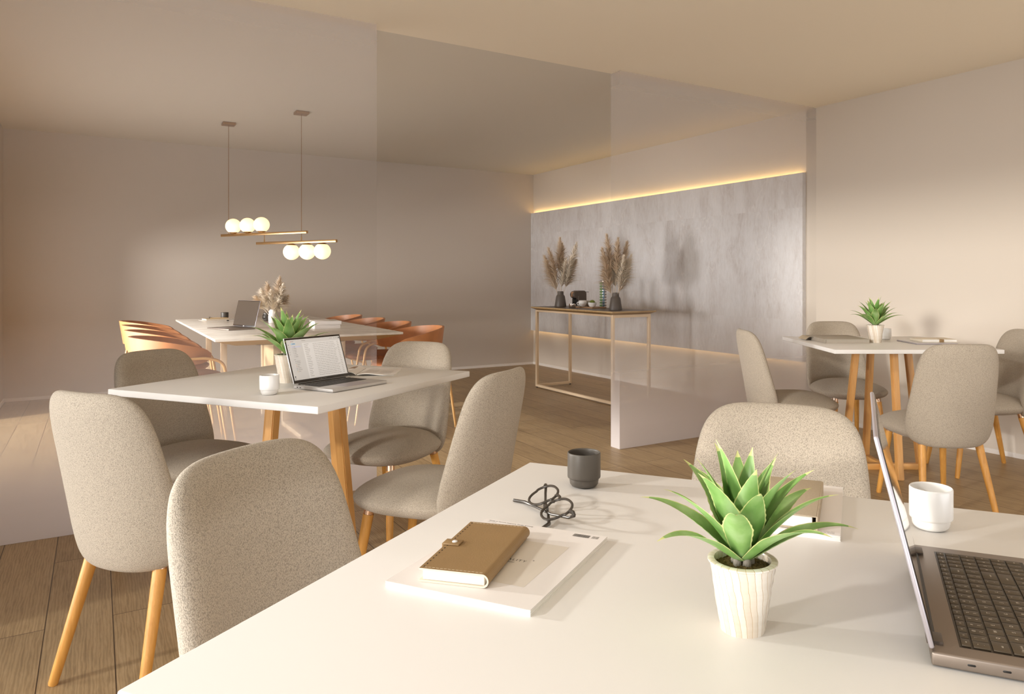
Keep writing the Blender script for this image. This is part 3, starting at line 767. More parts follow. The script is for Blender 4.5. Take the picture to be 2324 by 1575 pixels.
# linen book on the second magazine
t = thing('linen_book', 'thick grey linen hardback lying on the white magazine behind the foreground agave', 'book', (.9235, .8125, .7585+.0002), radians(-54.5))
w, h, th = .156, .200, .0215
build('cover', MB().box(-w/2, w/2-.004, -h/2, h/2, 0, .0022, bev=.0006).box(-w/2, w/2-.004, -h/2, h/2, th-.0022, th, bev=.0006)
      .box(w/2-.0045, w/2-.0015, -h/2, h/2, .0005, th-.0005, bev=.001), M['linen'], t)
build('page_block', MB().box(-w/2+.004, w/2-.010, -h/2+.003, h/2-.003, .0022, th-.0022), M['pages'], t)

# eyeglasses
GA = Vector((.6245, 1.0285, 0)); GB = Vector((.604, .9555, 0))
t = thing('eyeglasses', 'dark acetate eyeglasses lying folded between notebook and charcoal mug', 'eyeglasses', (*((GA+GB)/2).xy, ZT_), math.atan2(GB.y-GA.y, GB.x-GA.x), scale=1.1)
tilt = T(0, 0, .0165) @ RX(radians(24))
def rim(cx, s):
    P = []
    for i in range(40):
        a = 2*pi*i/40; ca, sa = cos(a), sin(a)
        x = .0290*(abs(ca)**.86)*(1 if ca > 0 else -1); y = .0225*(abs(sa)**.9)*(1 if sa > 0 else -1)
        if sa > 0: x *= 1.04
        else: x *= .93
        P.append((cx+x, y, 0))
    return P
for s in (-1, 1): build('rim', MB().loop(rim(s*.0345, s), .0019, 8, 0, tilt), M['frame'], t)
build('bridge', MB().tube([(-.010, .013, 0), (-.004, .016, .001), (.004, .016, .001), (.010, .013, 0)], .0022, 8, 0, tilt).tube([(-.009, .004, 0), (-.003, .007, -.001), (.003, .007, -.001), (.009, .004, 0)], .0012, 6, 0, tilt), M['frame'], t)
for s in (-1, 1):
    build('end_piece', MB().tube([(s*.062, .012, 0), (s*.069, .014, -.001), (s*.0715, .0135, -.005)], [.0032, .003, .0026], 8, 0, tilt), M['frame'], t)
    hx_, hz_ = s*.0715, .0135
    p0 = tilt @ Vector((hx_, hz_, -.005))
    yb = -.004 if s > 0 else .004
    path = [p0, p0+Vector((-s*.012, -.004, -.006)), Vector((s*.03, yb*1.0-.002, .0085)), Vector((-s*.02, yb-.012, .005)), Vector((-s*.052, yb-.020, .0032)), Vector((-s*.067, yb-.034, .0030))]
    build('temple', MB().tube(path, [.0022, .002, .0019, .0019, .0026, .0024], 8, flat=1.0), M['frame'], t)
    build('nose_pad', MB().ball((0, 0, 0), .0036, sz=.4, M=None) if False else MB().lathe([(.0002, -.0008), (.003, -.0006), (.0034, 0), (.003, .0006), (.0002, .0008)], 16, 0, tilt @ T(s*.009, -.008, -.004) @ RX(radians(60)), closed=False), M['frame'], t)

# ------------------------------------------------------------------ laptops
def make_laptop(name, label, loc, rz, w, d, lid, tilt, mb_, ml_, mscreen, keyboard=None, th=.012, bez=(.006, .008, .006, .016), topbev=.004):
    """origin at hinge centre on the table; sitter is on -y; lid leans back by tilt"""
    t = thing(name, label, 'laptop', loc, rz)
    base = build('base', MB().box(-w/2, w/2, -d, 0, .0012, th, bev=.0022, seg=3), mb_, t)
    for sx in (-1, 1):
        for y in (-.02, -d+.02): build('foot_pad', MB().tube([(sx*(w/2-.03), y, 0), (sx*(w/2-.03), y, .002)], .005, 10), M['black'], base)
    Ml = T(0, -.004, th-.001) @ RX(-tilt)
    l_ = build('lid', MB().box(-w/2, w/2, 0, .0048, .004, lid, bev=.0022, seg=3), ml_, t, Ml)
    gl = build('bezel', MB().box(-w/2+.0018, w/2-.0018, -.0006, .0004, .006, lid-.002, bev=.0003), M['bezel'], l_)
    sc = build('screen', MB().quad(0, 0, 0, 0, 0) if False else MB().add([(-w/2+bez[0], -.0008, bez[3]), (w/2-bez[0], -.0008, bez[3]), (w/2-bez[0], -.0008, lid-bez[1]), (-w/2+bez[0], -.0008, lid-bez[1])], [(0, 1, 2, 3)], 0, False), mscreen, gl)
    hg = build('hinge', MB().tube([(-w*.42, -.003, th-.001), (w*.42, -.003, th-.001)], .0036, 12), M['black'], t)
    return t, base, l_, gl, sc
# silver laptop with the mail page
lw_, lid_ = .253, .168
t, base, l_, gl, sc = make_laptop('laptop', 'open silver laptop showing a lit mail page on the middle table', (.683, 2.643, ZT_), radians(27.3), lw_, .190, lid_, radians(19), M['alu'], M['alu'], M['screen'])
X0, X1, Z0, Z1 = -lw_/2+.006, lw_/2-.006, .016, lid_-.008
S = MB(); mats = [M['screen'], M['sgrey'], M['sblue'], M['slav'], M['sred'], M['sgreen'], M['syel'], M['sdb'], M['screenp'], M['ink']]
def R(u0, u1, v0, v1, mi, e=0):   # fractions of the screen, v from the top
    x0, x1 = X0+(X1-X0)*u0, X0+(X1-X0)*u1; z1, z0 = Z1-(Z1-Z0)*v0, Z1-(Z1-Z0)*v1; y = -.0011-e*.0002
    S.add([(x0, y, z0), (x1, y, z0), (x1, y, z1), (x0, y, z1)], [(0, 1, 2, 3)], mi, False)
rs = random.Random(21)
R(.27, .985, .10, .985, 8)
R(.075, .083, .035, .055, 4, 1); R(.09, .125, .04, .052, 1, 1); R(.27, .34, .035, .045, 1, 1); R(.80, .85, .035, .045, 1, 1)
for u in (.885, .92, .95): R(u, u+.012, .03, .05, 1, 1)
R(.975, .992, .025, .06, 9, 1)
R(.075, .15, .09, .125, 2, 1); R(.095, .14, .102, .112, 7, 2)
R(.065, .235, .165, .195, 3, 1)
for i in range(7): R(.085, .092, .173+.041*i, .187+.041*i, 1, 2); R(.105, .13+.03*rs.random(), .175+.041*i, .185+.041*i, 1, 2)
R(.07, .1, .49, .50, 1, 1)
for i, c in enumerate((7, 5, 6, 4, 7, 5, 6)): R(.085, .092, .535+.042*i, .549+.042*i, c, 2); R(.105, .14+.06*rs.random(), .536+.042*i, .546+.042*i, 1, 2)
for i in range(5): R(.02, .03, .12+.06*i, .135+.06*i, 7 if i == 0 else 1, 1)
R(.02, .034, .90, .93, 9, 1); R(.02, .034, .95, .975, 1, 1)
for i in range(19):
    v = .135+.0445*i
    R(.30, .345+.05*rs.random(), v, v+.009, 1, 1)
    u = .46
    while u < .86:
        q = rs.uniform(.02, .07); R(u, u+q, v, v+.008, 1 if i > 4 else 1, 1); u += q+.008
    R(.92, .955, v, v+.009, 1, 1)
build('mail_page', S, mats, sc)
cm = MB().text('MacBook Pro', .0062, T(0, -.0009, .0105) @ RX(pi/2), 0, align='CENTER'); build('lettering', cm, M['inkg'], gl)
build('camera_dot', MB().tube([(0, -.0005, lid_-.005), (0, -.0009, lid_-.005)], .0010, 10), M['black'], gl)
kb = MB()
for r_ in range(6):
    n = (14, 14, 14, 13, 12, 10)[r_]; kw = .218/n; y0 = -.020-.0148*r_
    for k in range(n):
        x0 = -.109+k*kw; kb.box(x0+.0009, x0+kw-.0009, y0-.0135 if r_ else y0-.0085, y0, .0118, .0130, bev=.0003, seg=1)
build('keyboard', kb, M['key'], base)
build('trackpad', MB().box(-.055, .055, -.182, -.114, .0118, .0122), M['alul'], base)
for y in (-.020, -.034): build('port', MB().box(-lw_/2-.0003, -lw_/2+.001, y-.004, y+.004, .005, .0075), M['black'], base)

# graphite laptop, cropped at the right
w, d, lid_ = .312, .218, .212
ca = Vector((.684, .403, 0)); e1 = Vector((cos(A1), sin(A1), 0)); ctr = ca+e1*(w/2)
t, base, l_, gl, sc = make_laptop('laptop', 'graphite laptop with open keyboard, cut off by the right picture edge on the nearest table', (ctr.x, ctr.y, ZT_), A1, w, d, lid_, radians(14), M['alud'], M['alul'], M['mirror'], th=.0145)
for hx0 in (-w/2+.018, w/2-.040): build('hinge_cover', MB().box(hx0, hx0+.022, -.012, .003, .0135, .0175, bev=.001), M['machine'], t)
for y, l2 in ((-.034, .0085), (-.063, .0085)):
    build('port', MB().box(-w/2-.0003, -w/2+.002, y-l2/2, y+l2/2, .0062, .0096, bev=.0014), M['black'], base)
build('microphone_hole', MB().tube([(-w/2-.0002, -.084, .008), (-w/2+.001, -.084, .008)], .0008, 8), M['black'], base)
kx0, ky0 = -w/2+.0225, -.0275; KW = .267; zt = .0145
build('key_tray', MB().box(kx0-.0022, kx0+KW+.0022, ky0-.0985, ky0+.0015, zt-.0002, zt+.0002), M['bezel'], base)
ROWS = [(.0102, [('esc', 1)]+[('F%d' % i, .82) for i in range(1, 13)]+[('prt', .82), ('del', .82), ('home', .86), ('pgup', .86), ('pgdn', .86), ('end', .86)]),
 (.0170, [('~ `', 1)]+[(a, 1) for a in ('! 1', '@ 2', '# 3', '$ 4', '% 5', '^ 6', '& 7', '* 8', '( 9', ') 0', '_ -', '+ =')]+[('back', 1.5), ('num', .86), ('/', .86), ('*', .86), ('-', .86)]),
 (.0170, [('tab', 1.45)]+[(a, 1) for a in 'QWERTYUIOP']+[('{ [', 1), ('} ]', 1), ('|', 1.05), ('7', .86), ('8', .86), ('9', .86), ('+', .86)]),
 (.0170, [('Caps Lock', 1.75)]+[(a, 1) for a in 'ASDFGHJKL']+[(': ;', 1), ('" \'', 1), ('enter', 1.75), ('4', .86), ('5', .86), ('6', .86), ('=', .86)]),
 (.0170, [('shift', 2.2)]+[(a, 1) for a in 'ZXCVBNM']+[('< ,', 1), ('> .', 1), ('? /', 1), ('shift', 2.3), ('1', .86), ('2', .86), ('3', .86), ('ent', .86)]),
 (.0170, [('ctrl', 1.2), ('fn', 1), ('win', 1), ('alt', 1.1), ('', 5.2), ('alt', 1), ('ctrl', 1), ('<', .95), ('^', .95), ('v', .95), ('>', .95), ('0', .86), ('.', .86), ('ins', .86)])]
y = ky0
for hgt, keys in ROWS:
    tot = sum(k[1] for k in keys); u = KW/tot; x = kx0
    for lab, kw in keys:
        x1 = x+kw*u; g = .0008
        kb = MB().box(x+g, x1-g, y-hgt+g+.0006, y-g, zt+.0002, zt+.0016, bev=.0004, seg=2)
        fn = hgt < .012; xc, yc = (x+x1)/2, y-hgt/2
        if lab:
            if fn: kb.text(lab, .0026, T(xc, yc, zt+.00165), 1, align='CENTER')
            elif ' ' in lab and len(lab) == 3:
                kb.text(lab[0], .0040, T(xc, yc+.0034, zt+.00165), 1, align='CENTER'); kb.text(lab[2], .0040, T(xc, yc-.0034, zt+.00165), 1, align='CENTER')
            elif len(lab) > 1: kb.text(lab, .0032, T(xc, yc-.001, zt+.00165), 1, align='CENTER')
            else: kb.text(lab, .0048, T(xc, yc, zt+.00165), 1, align='CENTER')
        build('key', kb, [M['keyb'], M['legend']], base)
        x = x1
    y -= hgt
# laptop on the marble table
t, base, l_, gl, sc = make_laptop('laptop', 'thin laptop with a dark blank screen open on the marble table', (.950, 5.945, ZT_), radians(-70), .315, .205, .205, radians(13), M['alud'], M['alul'], M['darkscreen'], bez=(.004, .005, .004, .014))
build('badge', MB().box(-.008, .008, -.0012, -.0008, .0055, .0105), M['porc'], gl)
build('keyboard', MB().box(-.13, .13, -.105, -.02, .0118, .0125), M['keyb'], base)
build('trackpad', MB().box(-.05, .05, -.19, -.12, .0118, .0123), M['alul'], base)

# open magazine on the middle table
t = thing('open_magazine', 'open magazine lying right of the lit silver laptop', 'magazine', (.852, 2.792, ZT_), radians(-29))
hh = .190
def sheet(prof, y0, y1, th):
    mb = MB(); n = len(prof)
    for i in range(n-1):
        (xa, za), (xb, zb) = prof[i], prof[i+1]
        mb.add([(xa, y0, za+th), (xb, y0, zb+th), (xb, y1, zb+th), (xa, y1, za+th)], [(0, 1, 2, 3)], 0)
        mb.add([(xa, y0, za), (xb, y0, zb), (xb, y1, zb), (xa, y1, za)], [(3, 2, 1, 0)], 1)
        mb.add([(xa, y0, za), (xb, y0, zb), (xb, y0, zb+th), (xa, y0, za+th)], [(0, 1, 2, 3)], 1, False)
        mb.add([(xa, y1, za), (xb, y1, zb), (xb, y1, zb+th), (xa, y1, za+th)], [(3, 2, 1, 0)], 1, False)
    for i in (0, n-1):
        xa, za = prof[i]; mb.add([(xa, y0, za), (xa, y1, za), (xa, y1, za+th), (xa, y0, za+th)], [(0, 1, 2, 3)], 1, False)
    return mb
pr = [(.142*q, .0035+.0055*sin(pi*min(1, q*1.4))*(1-q)**1.2*1.2-.0034*q) for q in [i/20 for i in range(21)]]
build('right_page', sheet(pr, 0, hh, .0032), [M['paper'], M['pages']], t, ang=30)
pl_ = [(-.062*q-.004, .0035+.0115*max(0, sin(pi*q))**.7) for q in [i/20 for i in range(21)]]
build('left_page', sheet(pl_, 0, hh, .0035), [M['paper'], M['pages']], t, ang=30)
def pz(x): 
    q = x/.142; return .0035+.0055*sin(pi*min(1, q*1.4))*(1-q)**1.2*1.2-.0034*q+.0034
c = MB()
for i, chh in enumerate('SUPER KONFERENZ'):
    x = .022+i*.0074
    if chh != ' ': c.text(chh, .0085, T(x, hh-.018, pz(x)+.0004), 0, align='CENTER')
x = .028
for i in range(8): c.quad(.022+i*.004, .026+i*.004, hh-.046, hh-.043, pz(.024+i*.004)+.0005, 0)
rs = random.Random(4)
for col in (.024, .080):
    for r_ in range(11):
        for k in range(8): c.quad(col+k*.0055, col+k*.0055+.0050, hh-.070-r_*.009, hh-.0685-r_*.009, pz(col+k*.0055)+.0006, 1)
build('printed_text', c, [M['inkg'], M['sgrey']], t)
ph = MB()
for i in range(8):
    q0, q1 = .38+i*.06, .44+i*.06
    z_ = lambda q: .0035+.0115*max(0, sin(pi*min(q, 1)))**.7+.0038
    ph.add([(-.062*q0-.004, hh-.10, z_(q0)), (-.062*q1-.004, hh-.10, z_(q1)), (-.062*q1-.004, hh-.03, z_(q1)), (-.062*q0-.004, hh-.03, z_(q0))], [(3, 2, 1, 0)], 0)
build('printed_photo', ph, M['photo'], t)

# ------------------------------------------------------------------ things on the right-hand table
t = thing('grey_book', 'large flat grey book with a lifted cover flap left of the agave, right-hand table', 'book', (3.793, 2.826, ZT_), A2)
w, h = .262, .335
build('cover', MB().box(-w/2, w/2, -h/2, h/2, 0, .0025, bev=.0006).box(-w/2, w/2, -h/2, h/2, .0215, .024, bev=.0006).box(-w/2, -w/2+.003, -h/2, h/2, .001, .023), M['greybook'], t)
build('page_block', MB().box(-w/2+.005, w/2-.004, -h/2+.004, h/2-.004, .0025, .0215), M['greybook'], t)
fl = [(-w/2-.05+.05*q, .004+.012*q+.012*sin(pi*q)) for q in [i/10 for i in range(11)]]
build('flap', sheet(fl, -h/2+.19, h/2-.01, .0016), [M['linen'], M['greybook']], t, ang=30)
t = thing('tablet', 'thin silver tablet lying right of the agave on the right-hand table', 'tablet', (4.135, 2.468, ZT_), A2)
w, h = .235, .25
build('body', MB().box(-w/2, w/2, -h/2, h/2, .0003, .0075, bev=.003, seg=3), M['alul'], t)
build('glass', MB().box(-w/2+.004, w/2-.004, -h/2+.004, h/2-.004, .0075, .0078), M['alu'], t)
t = thing('notebook', 'small beige notebook with a brown band on the silver tablet', 'notebook', (4.195, 2.462, ZT_+.0080), A2)
w, h = .205, .15
build('cover', MB().box(-w/2, w/2, -h/2, h/2, 0, .0018, bev=.0005).box(-w/2, w/2, -h/2, h/2, .0132, .015, bev=.0005).box(-w/2, -w/2+.002, -h/2, h/2, 0, .015), M['nbe'], t)
build('page_block', MB().box(-w/2+.003, w/2-.003, -h/2+.002, h/2-.002, .0018, .0132), M['pages'], t)
build('band', MB().box(-.002, .024, -h/2-.001, -h/2+.03, -.0001, .0156, bev=.0006), M['nbk'], t)

# ------------------------------------------------------------------ things on the marble table
t = thing('hardback_book', 'upper white hardback of the pair at the near end of the marble table', 'book', (1.492, 5.70, ZT_+.0285), radians(-4))
def book(t, w, h, th):
    build('cover', MB().box(-w/2, w/2, -h/2, h/2, 0, .002, bev=.0006).box(-w/2, w/2, -h/2, h/2, th-.002, th, bev=.0006).box(-w/2, w/2, -h/2, -h/2+.003, .0005, th-.0005), M['paper'], t)
    build('page_block', MB().box(-w/2+.004, w/2-.004, -h/2+.004, h/2-.004, .002, th-.002), M['pages'], t)
book(t, .195, .26, .028)
t = thing('hardback_book', 'lower white hardback of the pair at the near end of the marble table', 'book', (1.487, 5.705, ZT_), radians(-3)); book(t, .188, .255, .028)
tag(build('paper_sheet', MB().box(-.13, .13, -.11, .11, 0, .0012), M['paper'], None, T(.93, 7.28, ZT_) @ RZ(.1)), 'white paper sheet under the kraft notebook at the far end of the marble table', 'paper')
t = thing('kraft_notebook', 'tan kraft notebook at the far left end of the marble table', 'notebook', (.925, 7.30, ZT_+.0013), .15)
build('cover', MB().box(-.10, .10, -.07, .07, 0, .0015).box(-.10, .10, -.07, .07, .0125, .014).box(-.10, .10, .068, .07, 0, .014), M['cream'], t)
build('page_block', MB().box(-.098, .098, -.068, .068, .0015, .0125), M['nbe'], t)
tag(build('pencil', MB().tube([(-.075, 0, 0), (.065, 0, 0), (.078, 0, 0)], [.0035, .0035, .0006], 6), M['edgewood'], None, T(.95, 7.275, ZT_+.0013+.014+.0033) @ RZ(-.25)), 'pencil lying across the tan kraft notebook', 'pencil')
tag(build('binder_clip', MB().box(-.012, .012, -.006, .006, 0, .008, bev=.002).tube([(-.009, 0, .008), (-.014, 0, .014), (-.004, 0, .014), (-.001, 0, .008)], .0012, 6), M['black'], None, T(.885, 7.32, ZT_+.0153)), 'small black clip on the tan kraft notebook', 'clip')
tag(build('pen_cap', MB().tube([(-.009, 0, .004), (.009, 0, .004)], .004, 10), M['black'], None, T(1.00, 7.10, ZT_)), 'tiny black pen cap on bare marble right of the paper sheet', 'pen cap')
t = thing('card_stand', 'cream upright card stand behind the dark laptop on the marble table', 'stand', (1.065, 6.36, ZT_), radians(-30), scale=.7)
build('base', MB().box(-.04, .04, -.028, .028, 0, .006, bev=.001), M['nbe'], t)
build('panel', MB().add([(-.038, -.02, .006), (.038, -.02, .006), (.038, .018, .006), (-.038, .018, .006), (-.036, -.004, .118), (.036, -.004, .118), (.036, .006, .118), (-.036, .006, .118)],
      [(3, 2, 1, 0), (4, 5, 6, 7), (0, 1, 5, 4), (1, 2, 6, 5), (2, 3, 7, 6), (3, 0, 4, 7)], 0, False), M['nbe'], t)
tag(build('magazine', MB().box(-.09, .09, -.12, .12, 0, .006), M['paper'], None, T(1.60, 7.15, ZT_) @ RZ(.05)), 'thin closed magazine lying at the far right end of the marble table', 'magazine')

# ------------------------------------------------------------------ vases and pampas
def vase(x, y, z, mat, label, s=1.0):
    pr = [(.001, 0), (.054, 0), (.0605, .002), (.0615, .006), (.0455, .108), (.0425, .1135), (.0330, .126), (.0318, .131), (.0318, .158), (.0312, .160), (.0285, .1595), (.0280, .155), (.0280, .130), (.040, .108), (.053, .012), (.001, .008)]
    return tag(build('vase', MB().lathe([(a*s, b*s) for a, b in pr], 48, closed=False), mat, None, T(x, y, z), ang=35), label, 'vase')
vase(4.06, 6.345, CZ, M['vase'], 'dark vase at the far left end of the console, left of the coffee machine')
vase(4.055, 5.395, CZ, M['vase'], 'dark vase at the near right end of the console, right of the capsule rack')
tag(build('vase', MB().lathe([(.001, 0), (.030, 0), (.034, .004), (.036, .05), (.030, .10), (.022, .115), (.0195, .115), (.027, .098), (.033, .05), (.031, .008), (.001, .006)], 40, closed=False), M['porc'], None, T(1.275, 6.55, ZT_), ang=40),
    'white porcelain vase of pampas behind the middle agave, on the marble table', 'vase')
def stalk(base, top, plume_from, mat, seed, label, group, strands=760, width=.20, droop=.5, long=.145):
    rnd = random.Random(seed); B, Tp = Vector(base), Vector(top); bend = Vector((rnd.uniform(-1, 1), rnd.uniform(-1, 1), 0))*.012
    def C(q): return B.lerp(Tp, q)+bend*sin(pi*q)
    t = thing('pampas_stalk', label, 'dried grass', tuple(B), 0, group)
    O = B
    build('stem', MB().tube([C(i/10)-O for i in range(11)], [.0021-.0013*i/10 for i in range(11)], 6), M['stem'], t)
    mb = MB(); ax = (Tp-B).normalized()
    for k in range(strands):
        q = plume_from+(1-plume_from)*rnd.random()**.92; p = C(q)-O
        s = (q-plume_from)/(1-plume_from)
        az = rnd.uniform(0, 2*pi); a = ax.orthogonal().normalized(); b_ = ax.cross(a); out = a*cos(az)+b_*sin(az)
        prof = (.25+.75*max(0, sin(pi*min(1, (.12+.95*s))**.8)))*(1 if s < .9 else .6)
        Ln = long*rnd.uniform(.55, 1.1)*(.55+.45*(1-s)); spread = width/long*prof*rnd.uniform(.5, 1.15)
        d = (ax+out*spread*.52+Vector((rnd.uniform(-1, 1), rnd.uniform(-1, 1), rnd.uniform(-1, 1)))*.16).normalized(); side = d.cross(out).normalized()*rnd.uniform(.0010, .0021)
        pts = []
        for i in range(4):
            f = i/3; x = p+d*Ln*f+out*spread*Ln*.25*f*f+(out*.25*spread+Vector((0, 0, -1)))*droop*Ln*f*f*.7
            pts.append(x)
        vs = []
        for i, x in enumerate(pts):
            k2 = (1.1, 1.3, .9, .15)[i]; vs += [x-side*k2, x+side*k2]
        mb.add(vs, [(0, 1, 3, 2), (2, 3, 5, 4), (4, 5, 7, 6)], 0)
    build('plume', mb, mat, t)
Rv = Vector((cos(.5615), -sin(.5615), 0)); Fv = Vector((sin(.5615), cos(.5615), 0))
def bunch(bx, by, bz, spec, label, group, sd, **kw):
    for i, (dx, dz, dep, pf, mt) in enumerate(spec):
        off = Rv*dx+Fv*dep
        rim_ = off.normalized()*min(.016, off.length*.12) if off.length > 0 else Vector((0, 0, 0))
        stalk((bx-rim_.x*.6, by-rim_.y*.6, bz), (bx+off.x, by+off.y, bz+dz), pf, M['plumeA' if mt == 'A' else 'plumeB'], sd+i, label, group, **kw)
pA, pB = 'A', 'B'
bunch(4.06, 6.345, CZ+.03, [(-.155, .47, .02, .42, pA), (-.115, .545, -.06, .45, pA), (-.005, .655, .03, .5, pA), (.015, .60, .08, .5, pA), (.155, .60, .0, .5, pB), (.10, .46, -.07, .4, pB), (.15, .43, .05, .4, pA), (-.10, .36, .06, .4, pA), (.05, .42, -.06, .4, pB)],
      'pampas stalk in the dark vase left of the coffee machine', 'pampas in the left console vase', 100)
bunch(4.055, 5.395, CZ+.03, [(-.075, .64, .02, .5, pA), (.02, .60, -.03, .5, pA), (.105, .57, .04, .48, pA), (-.115, .51, -.04, .42, pA), (.13, .45, -.02, .4, pB), (.12, .37, .05, .38, pA), (-.10, .31, .03, .4, pA), (.0, .46, .08, .4, pB), (-.05, .50, .07, .42, pB), (.06, .44, -.08, .4, pB)],
      'pampas stalk in the dark vase right of the capsule rack', 'pampas in the right console vase', 200)
bunch(1.275, 6.55, ZT_+.02, [(.05, 0.347, .02, .55, pA), (-.045, 0.300, .0, .52, pA), (.085, 0.289, -.02, .5, pB), (-.10, 0.250, .03, .5, pB), (-.125, 0.187, -.02, .5, pA), (.10, 0.191, .03, .5, pA), (.0, 0.234, -.04, .45, pB), (.06, 0.156, -.05, .45, pB), (-.05, 0.187, -.05, .45, pB)],
      'pampas stalk in the white vase on the marble table', 'pampas in the white vase', 300, strands=520, width=.15, long=.11)

# ------------------------------------------------------------------ things on the console
t = thing('coffee_machine', 'small taupe capsule coffee machine with vertical lettering on the console', 'coffee machine', (4.255, 6.31, CZ), 0)
# body outline in x-z (front = -x), extruded along y
def outline(x0, x1, z1, r):
    P = [(x0, 0), (x1, 0)]; P += [(x1-r+r*cos(a), z1-r+r*sin(a)) for a in [i*pi/16 for i in range(9)]]; P += [(x0+.012, z1), (x0, z1-.012)]; return P
def ext(P, y0, y1, mi=0):
    n = len(P); mb = MB().add([(x, y0, z) for x, z in P]+[(x, y1, z) for x, z in P], [tuple(range(n)), tuple(range(2*n-1, n-1, -1))], mi, False)
    o = len(mb.v)-2*n
    for i in range(n): mb.f.append((o+(i+1) % n, o+i, o+n+i, o+n+(i+1) % n)); mb.m.append(mi); mb.s.append(False)
    return mb
bd = build('body', ext(outline(-.035, .075, .166, .035), -.046, .046), M['machine'], t, ang=30)
build('lettering', MB().text('NESPRESSO', .0135, T(-.026, -.0464, .042) @ RY(-pi/2) @ RX(pi/2) @ Matrix.Identity(4), 0), M['greyc'], bd)
build('head', MB().lathe([(.0005, -.040), (.034, -.040), (.038, -.034), (.038, .034), (.034, .040), (.0005, .040)], 28, 0, T(-.040, 0, .124) @ RX(pi/2), closed=False), M['machine'], t)
build('spout', MB().box(-.062, -.030, -.016, .016, .078, .098, bev=.003), M['black'], t)
build('lever', MB().box(-.078, -.060, -.022, .022, .10, .155, bev=.006), M['collar'], t)
build('front_grille', MB().box(-.046, -.034, -.042, .042, .0, .078, bev=.002), M['black'], t)
wt = build('water_tank', MB().tube([(.100, 0, .006), (.100, 0, .150)], .030, 28), M['clear'], t)
build('tank_lid', MB().tube([(.100, 0, .150), (.100, 0, .154)], .0305, 28), M['black'], wt)
t = thing('serving_tray', 'low wooden tray on the console under the white cups', 'tray', (4.15, 5.93, CZ), 0)
build('board', MB().box(-.09, .085, -.15, .15, 0, .010, bev=.002), M['tray'], t)
build('edge_lip', MB().box(-.09, -.084, -.15, .15, .010, .013).box(.079, .085, -.15, .15, .010, .013).box(-.084, .079, -.15, -.144, .010, .013).box(-.084, .079, .144, .15, .010, .013), M['tray'], t)
def cup(x, y, z, label, mat, s=1.0, handle=None):
    o = build('cup', MB().lathe([(a*s, b*s) for a, b in [(.001, 0), (.018, 0), (.021, .002), (.036, .018), (.041, .036), (.039, .052), (.034, .060), (.031, .059), (.037, .046), (.034, .022), (.001, .006)]], 36, closed=False), mat, None, T(x, y, z), ang=50)
    tag(o, label, 'cup')
    if handle is not None:
        build('handle', MB().tube([(-.036*s, 0, .044*s), (-.050*s, 0, .042*s), (-.054*s, 0, .030*s), (-.046*s, 0, .018*s), (-.034*s, 0, .016*s)], .0035*s, 10), mat, o, RZ(handle))
cup(4.115, 6.02, CZ+.010, 'round white cup with a handle on the tray, before the coffee machine', M['porc'], 1.05, -.6)
cup(4.19, 6.01, CZ+.010, 'greyish cup behind the round white cup on the tray', M['greyc'], 1.0)
tag(build('saucer', MB().lathe([(.001, 0), (.02, 0), (.038, .006), (.040, .0075), (.02, .003), (.001, .003)], 32, closed=False), M['porc'], None, T(4.10, 6.045, CZ+.010)), 'white saucer at the left end of the tray, under the handle of the round cup', 'saucer')
t = thing('succulent_bowl', 'white bowl with a small green succulent on the tray left of the capsule rack', 'potted plant', (4.120, 5.860, CZ+.010), 0)
build('bowl', MB().lathe([(.001, 0), (.018, 0), (.030, .008), (.041, .028), (.042, .046), (.039, .046), (.037, .030), (.001, .020)], 36, closed=False), M['porc'], t)
for k in range(20):
    a = k*2.4; e = radians(80-3.2*k); d = Vector((cos(a)*cos(e), sin(a)*cos(e), sin(e)))
    build('leaf', MB().tube([Vector((0, 0, .038)), Vector((0, 0, .040))+d*.012, Vector((0, 0, .040))+d*.024, Vector((0, 0, .040))+d*.034], [.004, .0062, .0055, .0006], 7), M['succ'], t)
RX_, RY_ = 4.275, 5.895
t = thing('capsule_rack', 'tall clear capsule rack standing behind the tray', 'capsule rack', (RX_, RY_, CZ), 0)
build('base', MB().tube([(0, 0, 0), (0, 0, .006)], .034, 32), M['steel'], t)
build('column', MB().tube([(0, 0, .006), (0, 0, .268)], .0055, 12), M['steel'], t)
build('top_disc', MB().tube([(0, 0, .268), (0, 0, .272)], .030, 32), M['black'], t)
vc = math.atan2(-RY_, -RX_)
cols = [(radians(22), M['capb'], 'blue coffee capsule stacked in the middle column of the clear rack', 'blue capsules in the rack'),
        (radians(-68), M['capg'], 'green coffee capsule stacked in the left column of the clear rack', 'green capsules in the rack'),
        (radians(112), M['capr'], 'taupe coffee capsule stacked in the right column of the clear rack', 'taupe capsules in the rack')]
cam_d = Vector((-RX_, -RY_, 0)).normalized(); rt = Vector((-cam_d.y, cam_d.x, 0))
for dl, mt, lab, grp in cols:
    d = cam_d*cos(dl)+rt*sin(dl)
    build('guide_rod', MB().tube([d*.0105+Vector((0, 0, .004)), d*.0105+Vector((0, 0, .27))], .0012, 6), M['steel'], t)
    cap = None
    for k in range(9):
        Mx = T(RX_+d.x*.0125, RY_+d.y*.0125, CZ+.024+k*.0272) @ RZ(math.atan2(d.y, d.x)) @ RY(pi/2)
        if cap is None:
            cap = tag(build('coffee_capsule', MB().lathe([(.0005, 0), (.0130, 0), (.0133, .0012), (.0112, .002), (.0092, .019), (.0066, .0225), (.0005, .0232)], 18, closed=False), mt), lab, 'capsule', grp); cap.matrix_world = Mx
        else:
            c2 = cap.copy(); COL.objects.link(c2); c2.matrix_world = Mx
o = build('tumbler', MB().lathe([(.001, 0), (.033, 0), (.034, .002), (.034, .042), (.033, .043), (.032, .042), (.031, .004), (.001, .003)], 36, closed=False), M['steel'], None, T(3.955, 5.965, CZ), ang=40)
